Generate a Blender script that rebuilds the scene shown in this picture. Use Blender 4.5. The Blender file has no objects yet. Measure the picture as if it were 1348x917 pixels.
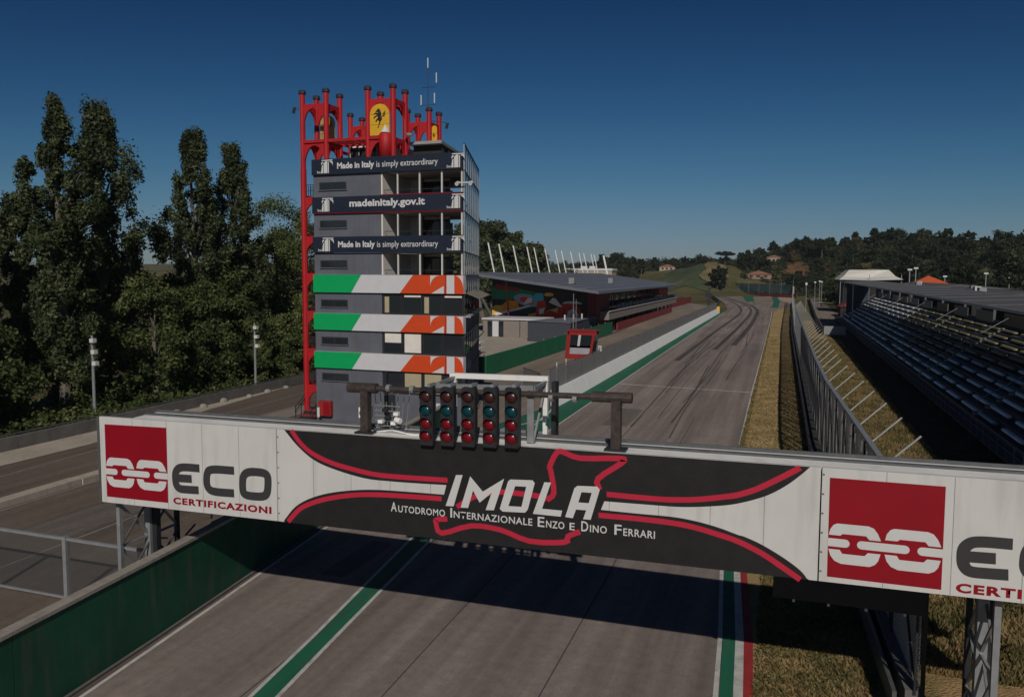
import bpy, bmesh, math, random
import numpy as np
from mathutils import Vector, Matrix
random.seed(7); np.random.seed(7)
S = bpy.context.scene
COL = S.collection

# ------------------------------------------------------------------ camera
cam_d = bpy.data.cameras.new('camera'); cam = bpy.data.objects.new('camera', cam_d); COL.objects.link(cam)
S.camera = cam
cam_d.sensor_width = 36.0; cam_d.lens = 36.0 * 1030 / 1348
cam_d.shift_x = 6.0 / 1348; cam_d.shift_y = -18.5 / 1348
cam_d.clip_start = 0.3; cam_d.clip_end = 20000
vy = Vector((1030 - 668, -(362 - 440), -1030)).normalized()      # track direction in camera axes
vx = -Vector((-3300 - 668, -(347 - 440), -1030)).normalized()    # across the track
vz = vx.cross(vy).normalized(); vx = vy.cross(vz)
cam.matrix_world = Matrix.Translation((0, 0, 13)) @ Matrix((vx, vy, vz)).to_4x4()

# ------------------------------------------------------------------ world, sun, exposure
SUN = Vector((0.48, -1.38, 1.0)).normalized()
w = bpy.data.worlds.new('World'); S.world = w; w.use_nodes = True
nt = w.node_tree; bg = nt.nodes['Background']
sky = nt.nodes.new('ShaderNodeTexSky'); sky.sky_type = 'NISHITA'; sky.sun_disc = False
sky.sun_elevation = math.asin(SUN.z); sky.sun_rotation = math.atan2(SUN.x, SUN.y)
sky.air_density = 0.75; sky.dust_density = 0.3; sky.ozone_density = 1.0; sky.altitude = 0
sc_ = nt.nodes.new('ShaderNodeVectorMath'); sc_.operation = 'SCALE'; sc_.inputs['Scale'].default_value = 0.066
gm_ = nt.nodes.new('ShaderNodeGamma'); gm_.inputs['Gamma'].default_value = 2.35
s2_ = nt.nodes.new('ShaderNodeVectorMath'); s2_.operation = 'MULTIPLY'; s2_.inputs[1].default_value = (22.0, 36.0, 34.0)
nt.links.new(sky.outputs[0], sc_.inputs[0]); nt.links.new(sc_.outputs[0], gm_.inputs[0]); nt.links.new(gm_.outputs[0], s2_.inputs[0]); KV = (5.1, 5.1, 7.6)      # soft shoulder, so that the horizon does not burn out
a3_ = nt.nodes.new('ShaderNodeVectorMath'); a3_.operation = 'ADD'; a3_.inputs[1].default_value = KV
m3_ = nt.nodes.new('ShaderNodeVectorMath'); m3_.operation = 'MULTIPLY'; m3_.inputs[1].default_value = KV
d3_ = nt.nodes.new('ShaderNodeVectorMath'); d3_.operation = 'DIVIDE'
nt.links.new(s2_.outputs[0], a3_.inputs[0]); nt.links.new(s2_.outputs[0], m3_.inputs[0]); nt.links.new(m3_.outputs[0], d3_.inputs[0]); nt.links.new(a3_.outputs[0], d3_.inputs[1])
nt.links.new(d3_.outputs[0], bg.inputs['Color']); bg.inputs['Strength'].default_value = 0.10
sd = bpy.data.lights.new('sun', 'SUN'); sun = bpy.data.objects.new('sun', sd); COL.objects.link(sun)
sd.energy = 3.85; sd.angle = math.radians(0.5); sd.color = (1.0, 0.93, 0.84)
sun.rotation_euler = SUN.to_track_quat('Z', 'Y').to_euler()
S.view_settings.view_transform = 'Standard'; S.view_settings.look = 'None'
S.view_settings.exposure = -0.6; S.view_settings.gamma = 1.0
S.render.engine = 'CYCLES'
S.cycles.max_bounces = 5; S.cycles.transparent_max_bounces = 12

# ------------------------------------------------------------------ materials
MATS = {}
def mat(name, col, rough=0.7, var=0.12, scale=1.5, bump=0.0, bscale=30.0, metal=0.0, stretch=None, alpha=None, spec=0.4, grime=0.0):
    if name in MATS: return MATS[name]
    m = bpy.data.materials.new(name); m.use_nodes = True; MATS[name] = m
    n = m.node_tree.nodes; l = m.node_tree.links; b = n['Principled BSDF']
    b.inputs['Roughness'].default_value = rough; b.inputs['Metallic'].default_value = metal
    b.inputs['Specular IOR Level'].default_value = spec
    g = n.new('ShaderNodeNewGeometry'); mp = n.new('ShaderNodeMapping'); l.new(g.outputs['Position'], mp.inputs[0])
    if stretch: mp.inputs['Scale'].default_value = stretch
    t = n.new('ShaderNodeTexNoise'); t.inputs['Scale'].default_value = scale; t.inputs['Detail'].default_value = 6; t.inputs['Roughness'].default_value = 0.65
    l.new(mp.outputs[0], t.inputs['Vector'])
    r = n.new('ShaderNodeMapRange'); r.inputs['From Min'].default_value = 0.25; r.inputs['From Max'].default_value = 0.75
    r.inputs['To Min'].default_value = 1 - var * 1.3; r.inputs['To Max'].default_value = 1 + var
    l.new(t.outputs[0], r.inputs[0])
    mx = n.new('ShaderNodeVectorMath'); mx.operation = 'SCALE'; mx.inputs[0].default_value = col[:3]
    l.new(r.outputs[0], mx.inputs['Scale'])
    out = mx.outputs[0]
    if grime:
        t2 = n.new('ShaderNodeTexNoise'); t2.inputs['Scale'].default_value = 1.1; t2.inputs['Detail'].default_value = 8
        mp2 = n.new('ShaderNodeMapping'); mp2.inputs['Scale'].default_value = (2.2, 2.2, 0.28); l.new(g.outputs['Position'], mp2.inputs[0]); l.new(mp2.outputs[0], t2.inputs['Vector'])
        r2 = n.new('ShaderNodeMapRange'); r2.inputs['From Min'].default_value = 0.52; r2.inputs['From Max'].default_value = 0.72; r2.inputs['To Min'].default_value = 0.0; r2.inputs['To Max'].default_value = grime
        l.new(t2.outputs[0], r2.inputs[0])
        mm = n.new('ShaderNodeMix'); mm.data_type = 'RGBA'; mm.inputs[7].default_value = (0.09, 0.08, 0.065, 1)
        l.new(r2.outputs[0], mm.inputs[0]); l.new(out, mm.inputs[6]); out = mm.outputs[2]
    l.new(out, b.inputs['Base Color'])
    if bump:
        t3 = n.new('ShaderNodeTexNoise'); t3.inputs['Scale'].default_value = bscale; t3.inputs['Detail'].default_value = 3; l.new(g.outputs['Position'], t3.inputs['Vector'])
        bp = n.new('ShaderNodeBump'); bp.inputs['Strength'].default_value = bump; bp.inputs['Distance'].default_value = 0.05
        l.new(t3.outputs[0], bp.inputs['Height']); l.new(bp.outputs[0], b.inputs['Normal'])
    if alpha is not None: b.inputs['Alpha'].default_value = alpha
    return m

def ramp(n, pts):
    r = n.new('ShaderNodeValToRGB'); e = r.color_ramp.elements
    while len(e) < len(pts): e.new(0.5)
    for k, (p, c) in enumerate(pts): e[k].position = p; e[k].color = (*c, 1)
    return r

def leaf_mat(name, dark, mid, light, clump=0.35):
    m = bpy.data.materials.new(name); m.use_nodes = True
    n = m.node_tree.nodes; l = m.node_tree.links; b = n['Principled BSDF']; b.inputs['Roughness'].default_value = 0.6
    b.inputs['Specular IOR Level'].default_value = 0.25
    g = n.new('ShaderNodeNewGeometry'); t = n.new('ShaderNodeTexNoise'); t.inputs['Scale'].default_value = clump; t.inputs['Detail'].default_value = 3
    l.new(g.outputs['Position'], t.inputs['Vector'])
    a = n.new('ShaderNodeMath'); a.operation = 'MULTIPLY_ADD'; a.inputs[1].default_value = 0.45; l.new(g.outputs['Random Per Island'], a.inputs[0])
    s = n.new('ShaderNodeMath'); s.operation = 'MULTIPLY_ADD'; s.inputs[1].default_value = 1.3; s.inputs[2].default_value = -0.38; l.new(t.outputs[0], s.inputs[0]); l.new(s.outputs[0], a.inputs[2])
    r = ramp(n, [(0.1, dark), (0.5, mid), (0.95, light)]); l.new(a.outputs[0], r.inputs[0]); l.new(r.outputs[0], b.inputs['Base Color'])
    tr = n.new('ShaderNodeBsdfTranslucent'); l.new(r.outputs[0], tr.inputs['Color']); mxs = n.new('ShaderNodeMixShader'); mxs.inputs[0].default_value = 0.3
    l.new(b.outputs[0], mxs.inputs[1]); l.new(tr.outputs[0], mxs.inputs[2]); l.new(mxs.outputs[0], n['Material Output'].inputs['Surface'])
    return m

def asphalt(name, base, rubber=0.0, streak=(1.3, 0.025, 1), patch=0.18, axis_bands=False):
    m = bpy.data.materials.new(name); m.use_nodes = True
    n = m.node_tree.nodes; l = m.node_tree.links; b = n['Principled BSDF']; b.inputs['Roughness'].default_value = 0.85; b.inputs['Specular IOR Level'].default_value = 0.2
    g = n.new('ShaderNodeNewGeometry')
    def noise(sc, st, det=6):
        mp = n.new('ShaderNodeMapping'); mp.inputs['Scale'].default_value = st; l.new(g.outputs['Position'], mp.inputs[0])
        t = n.new('ShaderNodeTexNoise'); t.inputs['Scale'].default_value = sc; t.inputs['Detail'].default_value = det; t.inputs['Roughness'].default_value = 0.6; l.new(mp.outputs[0], t.inputs['Vector']); return t.outputs[0]
    def rng(s, a, b_, c, d):
        r = n.new('ShaderNodeMapRange'); 
        for k, v in zip(('From Min', 'From Max', 'To Min', 'To Max'), (a, b_, c, d)): r.inputs[k].default_value = v
        l.new(s, r.inputs[0]); return r.outputs[0]
    def mul(a, b_):
        q = n.new('ShaderNodeMath'); q.operation = 'MULTIPLY'; l.new(a, q.inputs[0]); l.new(b_, q.inputs[1]); return q.outputs[0]
    v = mul(rng(noise(0.12, (1, 0.35, 1)), 0.3, 0.7, 1 - patch, 1 + patch), rng(noise(38, (1, 1, 1), 3), 0.25, 0.75, 0.68, 1.32))
    v = mul(v, rng(noise(2.3, (1, 1, 1), 8), 0.3, 0.7, 0.86, 1.12))
    v = mul(v, rng(noise(1.0, streak, 7), 0.3, 0.7, 0.8, 1.14))
    if rubber: v = mul(v, rng(noise(1.0, (0.55, 0.012, 1), 8), 0.42, 0.62, 1.0, 1 - rubber))
    mx = n.new('ShaderNodeVectorMath'); mx.operation = 'SCALE'; mx.inputs[0].default_value = base; l.new(v, mx.inputs['Scale'])
    l.new(mx.outputs[0], b.inputs['Base Color'])
    bp = n.new('ShaderNodeBump'); bp.inputs['Strength'].default_value = 0.25; bp.inputs['Distance'].default_value = 0.02; l.new(noise(80, (1, 1, 1), 2), bp.inputs['Height']); l.new(bp.outputs[0], b.inputs['Normal'])
    return m

def ground_mat(name, cols, scale=0.5, stretch=(1, 1, 1), fine=12.0):
    m = bpy.data.materials.new(name); m.use_nodes = True
    n = m.node_tree.nodes; l = m.node_tree.links; b = n['Principled BSDF']; b.inputs['Roughness'].default_value = 0.95; b.inputs['Specular IOR Level'].default_value = 0.1
    g = n.new('ShaderNodeNewGeometry'); mp = n.new('ShaderNodeMapping'); mp.inputs['Scale'].default_value = stretch; l.new(g.outputs['Position'], mp.inputs[0])
    t = n.new('ShaderNodeTexNoise'); t.inputs['Scale'].default_value = scale; t.inputs['Detail'].default_value = 9; t.inputs['Roughness'].default_value = 0.7; l.new(mp.outputs[0], t.inputs['Vector'])
    r = ramp(n, [(0.32 + 0.4 * k / (len(cols) - 1), c) for k, c in enumerate(cols)]); l.new(t.outputs[0], r.inputs[0]); l.new(r.outputs[0], b.inputs['Base Color'])
    t3 = n.new('ShaderNodeTexNoise'); t3.inputs['Scale'].default_value = fine; t3.inputs['Detail'].default_value = 4; l.new(g.outputs['Position'], t3.inputs['Vector'])
    bp = n.new('ShaderNodeBump'); bp.inputs['Strength'].default_value = 0.9; bp.inputs['Distance'].default_value = 0.12; l.new(t3.outputs[0], bp.inputs['Height']); l.new(bp.outputs[0], b.inputs['Normal'])
    return m

def mesh_mat(name, col, pitch=0.3, wire=0.16, base=0.25):
    """chain-link / debris mesh: diamond wire pattern with holes"""
    m = bpy.data.materials.new(name); m.use_nodes = True
    n = m.node_tree.nodes; l = m.node_tree.links; b = n['Principled BSDF']; b.inputs['Base Color'].default_value = (*col, 1); b.inputs['Roughness'].default_value = 0.5; b.inputs['Metallic'].default_value = 0.0
    g = n.new('ShaderNodeNewGeometry'); sp = n.new('ShaderNodeSeparateXYZ'); l.new(g.outputs['Position'], sp.inputs[0])
    def m2(op, a, b_):
        q = n.new('ShaderNodeMath'); q.operation = op
        for k, v in enumerate((a, b_)):
            if isinstance(v, (int, float)): q.inputs[k].default_value = v
            elif v is not None: l.new(v, q.inputs[k])
        return q.outputs[0]
    h = m2('ADD', sp.outputs['X'], sp.outputs['Y'])
    outs = []
    for sgn in ('ADD', 'SUBTRACT'):
        u = m2('MULTIPLY', m2(sgn, h, sp.outputs['Z']), 1 / pitch); outs.append(m2('LESS_THAN', m2('PINGPONG', u, 0.5), wire))
    a = m2('MAXIMUM', m2('MAXIMUM', outs[0], outs[1]), base); l.new(a, b.inputs['Alpha'])
    return m

def glass_mat(name, col, rough=0.08, alpha=1.0, spec=0.6):
    m = bpy.data.materials.new(name); m.use_nodes = True
    n = m.node_tree.nodes; b = n['Principled BSDF']; b.inputs['Base Color'].default_value = (*col, 1); b.inputs['Roughness'].default_value = rough; b.inputs['Alpha'].default_value = alpha
    b.inputs['Specular IOR Level'].default_value = spec
    return m

M_white = mat('painted_white_sheet', (0.62, 0.61, 0.585), 0.45, 0.05, 0.6, grime=0.18)
M_wtop = mat('pale_metal_top', (0.85, 0.84, 0.81), 0.5, 0.08, 0.8, grime=0.15)
M_black = mat('black_vinyl', (0.018, 0.017, 0.017), 0.5, 0.25, 2.0, 0.1, 12)
M_bred = mat('crimson_vinyl', (0.50, 0.02, 0.05), 0.5, 0.06, 1.0)
M_dred = mat('deep_red_vinyl', (0.27, 0.001, 0.01), 0.5, 0.1, 0.8)
M_char = mat('charcoal_vinyl', (0.045, 0.043, 0.045), 0.5, 0.1)
M_print = mat('white_vinyl', (0.62, 0.62, 0.61), 0.5, 0.04)
M_galv = mat('galvanised_steel', (0.30, 0.31, 0.32), 0.45, 0.15, 3.0, metal=0.3)
M_galvd = mat('dull_grey_steel', (0.12, 0.125, 0.13), 0.5, 0.2, 3.0, metal=0.3)
M_darkst = mat('dark_steel', (0.025, 0.026, 0.03), 0.5, 0.2, 3.0)
M_rust = mat('brown_rusty_paint', (0.055, 0.042, 0.038), 0.6, 0.5, 5.0)
M_gwall = mat('dark_green_wall_paint', (0.004, 0.065, 0.034), 0.6, 0.25, 0.7, grime=0.4)
M_gpaint = mat('green_track_paint', (0.014, 0.13, 0.072), 0.75, 0.25, 0.9, 0.1, 40, stretch=(1, 0.15, 1), grime=0.35)
M_gpaintd = mat('worn_green_paint', (0.02, 0.12, 0.075), 0.8, 0.2, 0.7, 0.1, 40, grime=0.4)
M_line = mat('white_line_paint', (0.55, 0.54, 0.51), 0.75, 0.2, 2.0, grime=0.4)
M_lined = mat('faded_line_paint', (0.30, 0.27, 0.24), 0.8, 0.25, 2.0)
M_redp = mat('red_kerb_paint', (0.34, 0.03, 0.03), 0.75, 0.2, 1.0)
M_conc = mat('concrete', (0.30, 0.275, 0.24), 0.9, 0.18, 0.6, 0.3, 15, grime=0.4)
M_concd = mat('weathered_concrete', (0.13, 0.125, 0.12), 0.9, 0.25, 0.6, 0.3, 15, grime=0.6)
M_pave = mat('pale_concrete_strip', (0.40, 0.35, 0.29), 0.9, 0.15, 0.4, 0.2, 15, grime=0.3)
M_tgrey = mat('tower_grey_render', (0.115, 0.122, 0.15), 0.7, 0.16, 0.5, 0.08, 20, grime=0.3)
M_navy = mat('navy_banner', (0.012, 0.018, 0.036), 0.5, 0.1, 0.8)
M_fgreen = mat('flag_green', (0.0, 0.36, 0.10), 0.5, 0.05)
M_fwhite = mat('flag_white', (0.60, 0.60, 0.62), 0.5, 0.05)
M_forange = mat('flag_orange_red', (0.62, 0.065, 0.012), 0.5, 0.05)
M_red = mat('tower_red_paint', (0.43, 0.008, 0.013), 0.6, 0.16, 0.8, grime=0.2)
M_redcap = mat('black_cap', (0.03, 0.028, 0.05), 0.6, 0.2)
M_yel = mat('emblem_yellow', (0.72, 0.40, 0.02), 0.5, 0.1)
M_cream = mat('cream_render', (0.74, 0.70, 0.64), 0.8, 0.08)
M_blind = mat('cream_blind', (0.42, 0.36, 0.24), 0.8, 0.06)
M_slabc = mat('slab_grey', (0.32, 0.31, 0.30), 0.8, 0.1)
M_glass = glass_mat('dark_window_glass', (0.02, 0.025, 0.03), 0.05)
M_sglass = glass_mat('blue_grey_screen_glass', (0.15, 0.21, 0.28), 0.10, 0.62)
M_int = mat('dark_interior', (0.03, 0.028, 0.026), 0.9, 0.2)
M_tan = mat('tan_panel', (0.23, 0.20, 0.175), 0.8, 0.08, grime=0.1)
M_roof = mat('grey_metal_roof', (0.16, 0.17, 0.20), 0.55, 0.15, 0.3, stretch=(1, 0.12, 1))
M_brickred = mat('dull_red_panel', (0.21, 0.03, 0.03), 0.7, 0.15, 0.4)
M_bred2 = mat('bright_red_paint', (0.30, 0.024, 0.02), 0.5, 0.1)
M_seat = mat('blue_grey_seat_plastic', (0.80, 0.82, 0.86), 0.28, 0.15, 0.8)
M_seaty = mat('olive_seat_plastic', (0.26, 0.225, 0.12), 0.5, 0.15, 0.8)
M_deck = mat('dark_blue_steel_deck', (0.035, 0.05, 0.075), 0.7, 0.25, 0.5)
M_groof = mat('grandstand_roof_sheet', (0.10, 0.095, 0.10), 0.8, 0.15, 0.3)
M_tent = mat('white_tent_canvas', (0.62, 0.60, 0.55), 0.7, 0.05)
M_orange = mat('orange_canvas', (0.55, 0.10, 0.035), 0.7, 0.1)
M_teal = mat('teal_seat_rows', (0.045, 0.10, 0.105), 0.7, 0.3, 0.6)
M_bark = mat('grey_bark', (0.13, 0.115, 0.095), 0.9, 0.35, 1.5, 0.5, 10, stretch=(3, 3, 0.5))
M_terra = mat('terracotta_tiles', (0.27, 0.12, 0.07), 0.8, 0.2)
M_plaster = mat('pale_plaster', (0.42, 0.34, 0.27), 0.8, 0.1)
A_track = asphalt('race_asphalt', (0.272, 0.226, 0.204), rubber=0.28)
A_lane = asphalt('pit_lane_asphalt', (0.245, 0.200, 0.165), patch=0.22)
A_road = asphalt('service_road_asphalt', (0.135, 0.108, 0.088), patch=0.2)
A_tyre = asphalt('rubbered_asphalt', (0.085, 0.075, 0.072), patch=0.2)
G_dry = ground_mat('dry_straw_grass', [(0.16, 0.13, 0.055), (0.36, 0.26, 0.12), (0.45, 0.33, 0.16), (0.52, 0.39, 0.20)], 0.35, (1, 0.5, 1))
G_mix = ground_mat('patchy_dry_grass', [(0.045, 0.065, 0.02), (0.20, 0.16, 0.065), (0.40, 0.26, 0.13), (0.45, 0.28, 0.15)], 0.45, (1, 0.6, 1))
G_green = ground_mat('olive_grass', [(0.05, 0.06, 0.02), (0.10, 0.10, 0.035), (0.16, 0.14, 0.05)], 0.5)
G_soil = ground_mat('shade_dark_soil', [(0.02, 0.018, 0.014), (0.045, 0.038, 0.03), (0.08, 0.07, 0.05)], 0.8)
G_gravel = ground_mat('beige_gravel', [(0.33, 0.27, 0.18), (0.40, 0.33, 0.23), (0.46, 0.38, 0.27)], 0.05)
G_land = ground_mat('open_land', [(0.05, 0.055, 0.02), (0.11, 0.10, 0.045), (0.18, 0.14, 0.07)], 0.02)

# ------------------------------------------------------------------ mesh builder
class MB:
    def __init__(s): s.v = []; s.f = []; s.mi = []
    def add(s, vs, fs, k=0):
        o = len(s.v); s.v += [tuple(map(float, v)) for v in vs]; s.f += [tuple(i + o for i in f) for f in fs]; s.mi += [k] * len(fs); return s
    def box(s, a, b, k=0):
        x0, y0, z0 = a; x1, y1, z1 = b
        return s.add([(x0, y0, z0), (x1, y0, z0), (x1, y1, z0), (x0, y1, z0), (x0, y0, z1), (x1, y0, z1), (x1, y1, z1), (x0, y1, z1)],
                     [(0, 3, 2, 1), (4, 5, 6, 7), (0, 1, 5, 4), (1, 2, 6, 5), (2, 3, 7, 6), (3, 0, 4, 7)], k)
    def beam(s, p, q, w=0.1, h=None, k=0, up=(0, 0, 1)):
        h = w if h is None else h
        p = Vector(p); q = Vector(q); d = (q - p).normalized(); u = Vector(up)
        if abs(d.dot(u)) > 0.97: u = Vector((0, 1, 0))
        r = d.cross(u).normalized() * (w / 2); u = r.cross(d).normalized() * (h / 2)
        vs = [p - r - u, p + r - u, p + r + u, p - r + u, q - r - u, q + r - u, q + r + u, q - r + u]
        return s.add(vs, [(0, 1, 2, 3), (7, 6, 5, 4), (0, 4, 5, 1), (1, 5, 6, 2), (2, 6, 7, 3), (3, 7, 4, 0)], k)
    def tube(s, p, q, r0, r1=None, n=10, k=0):
        r1 = r0 if r1 is None else r1
        p = Vector(p); q = Vector(q); d = (q - p).normalized(); u = Vector((0, 0, 1)) if abs(d.z) < 0.9 else Vector((1, 0, 0))
        a = d.cross(u).normalized(); b = d.cross(a)
        vs = [];
        for c, r in ((p, r0), (q, r1)):
            for i in range(n):
                t = 2 * math.pi * i / n; vs.append(c + (a * math.cos(t) + b * math.sin(t)) * r)
        fs = [(i, (i + 1) % n, n + (i + 1) % n, n + i) for i in range(n)] + [tuple(range(n))[::-1], tuple(range(n, 2 * n))]
        return s.add(vs, fs, k)
    def lathe(s, c, prof, n=12, k=0, axis='z'):
        vs = []
        for r, z in prof:
            for i in range(n):
                t = 2 * math.pi * i / n
                if axis == 'z': vs.append((c[0] + r * math.cos(t), c[1] + r * math.sin(t), c[2] + z))
                else: vs.append((c[0] + r * math.cos(t), c[1] + z, c[2] + r * math.sin(t)))
        fs = []
        for j in range(len(prof) - 1):
            for i in range(n): fs.append((j * n + i, j * n + (i + 1) % n, (j + 1) * n + (i + 1) % n, (j + 1) * n + i))
        return s.add(vs, fs, k)
    def prism_xz(s, pts, y0, y1, k=0):        # polygon in X,Z extruded in Y
        n = len(pts); vs = [(x, y0, z) for x, z in pts] + [(x, y1, z) for x, z in pts]
        return s.add(vs, [tuple(range(n)), tuple(range(n, 2 * n))[::-1]] + [(i, n + i, n + (i + 1) % n, (i + 1) % n) for i in range(n)], k)
    def prism(s, pts, z0, z1, k=0):           # polygon in X,Y extruded in Z
        n = len(pts); vs = [(x, y, z0) for x, y in pts] + [(x, y, z1) for x, y in pts]
        return s.add(vs, [tuple(range(n))[::-1], tuple(range(n, 2 * n))] + [(i, (i + 1) % n, n + (i + 1) % n, n + i) for i in range(n)], k)
    def wall(s, p, q, z0, z1, t=0.2, k=0):
        p = Vector((p[0], p[1], 0)); q = Vector((q[0], q[1], 0)); r = (q - p).normalized().cross(Vector((0, 0, 1))) * t / 2
        return s.prism([(p - r)[:2], (q - r)[:2], (q + r)[:2], (p + r)[:2]], z0, z1, k)

WL = {}
def wloc(o): return WL.get(o.name, Vector((0, 0, 0)))
def link(name, me, parent=None, loc=None):
    o = bpy.data.objects.new(name, me); COL.objects.link(o)
    if parent is not None: o.parent = parent; WL[o.name] = wloc(parent)
    elif loc is not None: o.location = loc; WL[o.name] = Vector(loc)
    return o
def build(name, mb, m, parent=None, loc=None, smooth=False, bevel=0):
    base = wloc(parent) if parent is not None else Vector(loc or (0, 0, 0))
    me = bpy.data.meshes.new(name); me.from_pydata([(v[0] - base.x, v[1] - base.y, v[2] - base.z) for v in mb.v], [], mb.f)
    for q in (m if isinstance(m, (list, tuple)) else [m]): me.materials.append(q)
    if isinstance(m, (list, tuple)): me.polygons.foreach_set('material_index', mb.mi)
    bm = bmesh.new(); bm.from_mesh(me); bmesh.ops.recalc_face_normals(bm, faces=bm.faces)
    if bevel: bmesh.ops.bevel(bm, geom=list(bm.edges), offset=bevel, segments=2, affect='EDGES', clamp_overlap=True)
    bm.to_mesh(me); bm.free()
    if smooth: me.polygons.foreach_set('use_smooth', [True] * len(me.polygons))
    me.update()
    return link(name, me, parent, base if parent is None and loc is not None else None)
def tag(o, label, cat=None, group=None):
    o['label'] = label
    if cat: o['category'] = cat
    if group: o['group'] = group
    return o
def thing(name, label, cat, loc, group=None):
    o = bpy.data.objects.new(name, None); COL.objects.link(o); o.location = loc; o.empty_display_size = 0.3; WL[o.name] = Vector(loc)
    return tag(o, label, cat, group)
def struct(name, mb, m, **k):
    o = build(name, mb, m, **k); o['kind'] = 'structure'; return o
def copy_tree(o, parent=None):
    c = o.copy(); COL.objects.link(c)
    if parent is not None: c.parent = parent
    for ch in [x for x in bpy.data.objects if x.parent == o]: copy_tree(ch, c)
    return c
def copy_thing(o, kids, loc, label, group=None, rz=None):
    """kids: list of (child, [grandchildren])"""
    c = o.copy(); COL.objects.link(c); c.location = loc; c['label'] = label
    if group: c['group'] = group
    if rz is not None: c.rotation_euler = (0, 0, rz)
    for ch, gs in kids:
        d = ch.copy(); COL.objects.link(d); d.parent = c
        for g in gs: e = g.copy(); COL.objects.link(e); e.parent = d
    return c
def sheet(name, pts, z, m, th=0.0):
    mb = MB(); mb.add([(x, y, z) for x, y in pts], [tuple(range(len(pts)))]); return struct(name, mb, m)
def strip(left, right, z, mb=None):
    """quads between two polylines of equal length"""
    mb = mb or MB(); n = len(left)
    mb.add([(x, y, z) for x, y in left] + [(x, y, z) for x, y in right], [(i, n + i, n + i + 1, i + 1) for i in range(n - 1)]); return mb
def ribbon(pts, w):
    """mitred outline of a polyline in 2D"""
    L = []; R = []; n = len(pts)
    closed = (abs(pts[0][0] - pts[-1][0]) + abs(pts[0][1] - pts[-1][1])) < 1e-6
    for i in range(n):
        p = Vector(pts[i])
        a = Vector(pts[i - 1]) if i else (Vector(pts[-2]) if closed else None); b = Vector(pts[i + 1]) if i < n - 1 else (Vector(pts[1]) if closed else None)
        d1 = (p - a).normalized() if a is not None else None; d2 = (b - p).normalized() if b is not None else None
        if d1 is None: d1 = d2
        if d2 is None: d2 = d1
        t = (d1 + d2).normalized(); nn = Vector((-t.y, t.x)); c = max(0.45, nn.dot(Vector((-d1.y, d1.x))))
        L.append(p + nn * w / 2 / c); R.append(p - nn * w / 2 / c)
    return L, R
def ribbon_xz(mb, pts, w, y, k=0):
    L, R = ribbon(pts, w); n = len(L)
    mb.add([(p.x, y, p.y) for p in L] + [(p.x, y, p.y) for p in R], [(i, i + 1, n + i + 1, n + i) for i in range(n - 1)], k); return mb
def smooth_line(pts, k=4):
    """Catmull-Rom resampling"""
    P = [Vector(p) for p in pts]; P = [P[0] * 2 - P[1]] + P + [P[-1] * 2 - P[-2]]; out = []
    for i in range(1, len(P) - 2):
        for j in range(k):
            t = j / k; a, b, c, d = P[i - 1:i + 3]
            out.append(0.5 * ((2 * b) + (-a + c) * t + (2 * a - 5 * b + 4 * c - d) * t * t + (-a + 3 * b - 3 * c + d) * t ** 3))
    out.append(P[-2]); return [tuple(p) for p in out]
def flat_xz(mb, pts, y, k=0): mb.add([(x, y, z) for x, z in pts], [tuple(range(len(pts)))], k); return mb
def ring_xz(mb, outer, inner, y, k=0):
    """polygon with a hole, tessellated"""
    from mathutils.geometry import tessellate_polygon
    a = [Vector((x, z, 0)) for x, z in outer]; b = [Vector((x, z, 0)) for x, z in inner]
    t = tessellate_polygon([a, b]); allp = a + b
    mb.add([(p.x, y, p.y) for p in allp], [tuple(q) for q in t], k); return mb

def text(name, body, x0, x1, z0, z1, y, m, parent, slope=0.0, bold=0.0, shear=0.0, rot=None, origin=None, spacing=1.0):
    """flat lettering fitted to a box in the X-Z plane (or a rotated vertical plane)"""
    cu = bpy.data.curves.new(name, 'FONT'); cu.body = body; cu.offset = bold; cu.space_character = spacing; cu.fill_mode = 'FRONT' if hasattr(cu, 'fill_mode') else 'BOTH'; cu.resolution_u = 3
    tmp = bpy.data.objects.new(name, cu); COL.objects.link(tmp)
    dg = bpy.context.evaluated_depsgraph_get(); me = bpy.data.meshes.new_from_object(tmp.evaluated_get(dg)); bpy.data.objects.remove(tmp)
    vs = np.array([v.co[:] for v in me.vertices]); mn = vs.min(0); mxx = vs.max(0)
    base = wloc(parent)
    for v in me.vertices:
        u = (v.co.x - mn[0]) / (mxx[0] - mn[0]); t = (v.co.y - mn[1]) / (mxx[1] - mn[1])
        X = x0 + (x1 - x0) * u + shear * t; Z = z0 + (z1 - z0) * t + slope * (X - x0)
        if origin is None: v.co = (X - base.x, y - base.y, Z - base.z)
        else:
            ox, oy, dx, dy = origin; v.co = (ox + dx * X - base.x, oy + dy * X - base.y, Z - base.z)
    me.materials.clear(); me.materials.append(m)
    return link(name, me, parent)

# ================================================================== GROUND
# one land sheet reaching the horizon, with the hills at the far end
def hill(x, y):
    d = y - (500 - max(0.0, x - 20) * 1.5)
    s = min(1.0, max(0.0, d / 170)); s = s * s * (3 - 2 * s)
    amp = 10 + 19 / (1 + math.exp(-(x + 50) / 42)) + 3 * math.sin(x * 0.031) + 2 * math.sin(x * 0.083 + 1)
    far = min(1.0, max(0.0, (y - 760) / 900)) * 22
    bump = 11 * math.exp(-((x + 47) / 24) ** 2 - ((y - 585) / 42) ** 2)
    return s * (amp + 2.5 + 1.6 * math.sin(x * 0.05 + y * 0.03)) + far + bump
gx = sorted(set([-9000, -5000, -2500, -1200, -800] + list(range(-600, 601, 20)) + [800, 1200, 2500, 5000, 9000]))
gy = sorted(set([-3000, -1000, -300, 0, 200, 300] + list(range(340, 1001, 20)) + [1100, 1300, 1600, 2200, 3500, 9000]))
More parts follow.
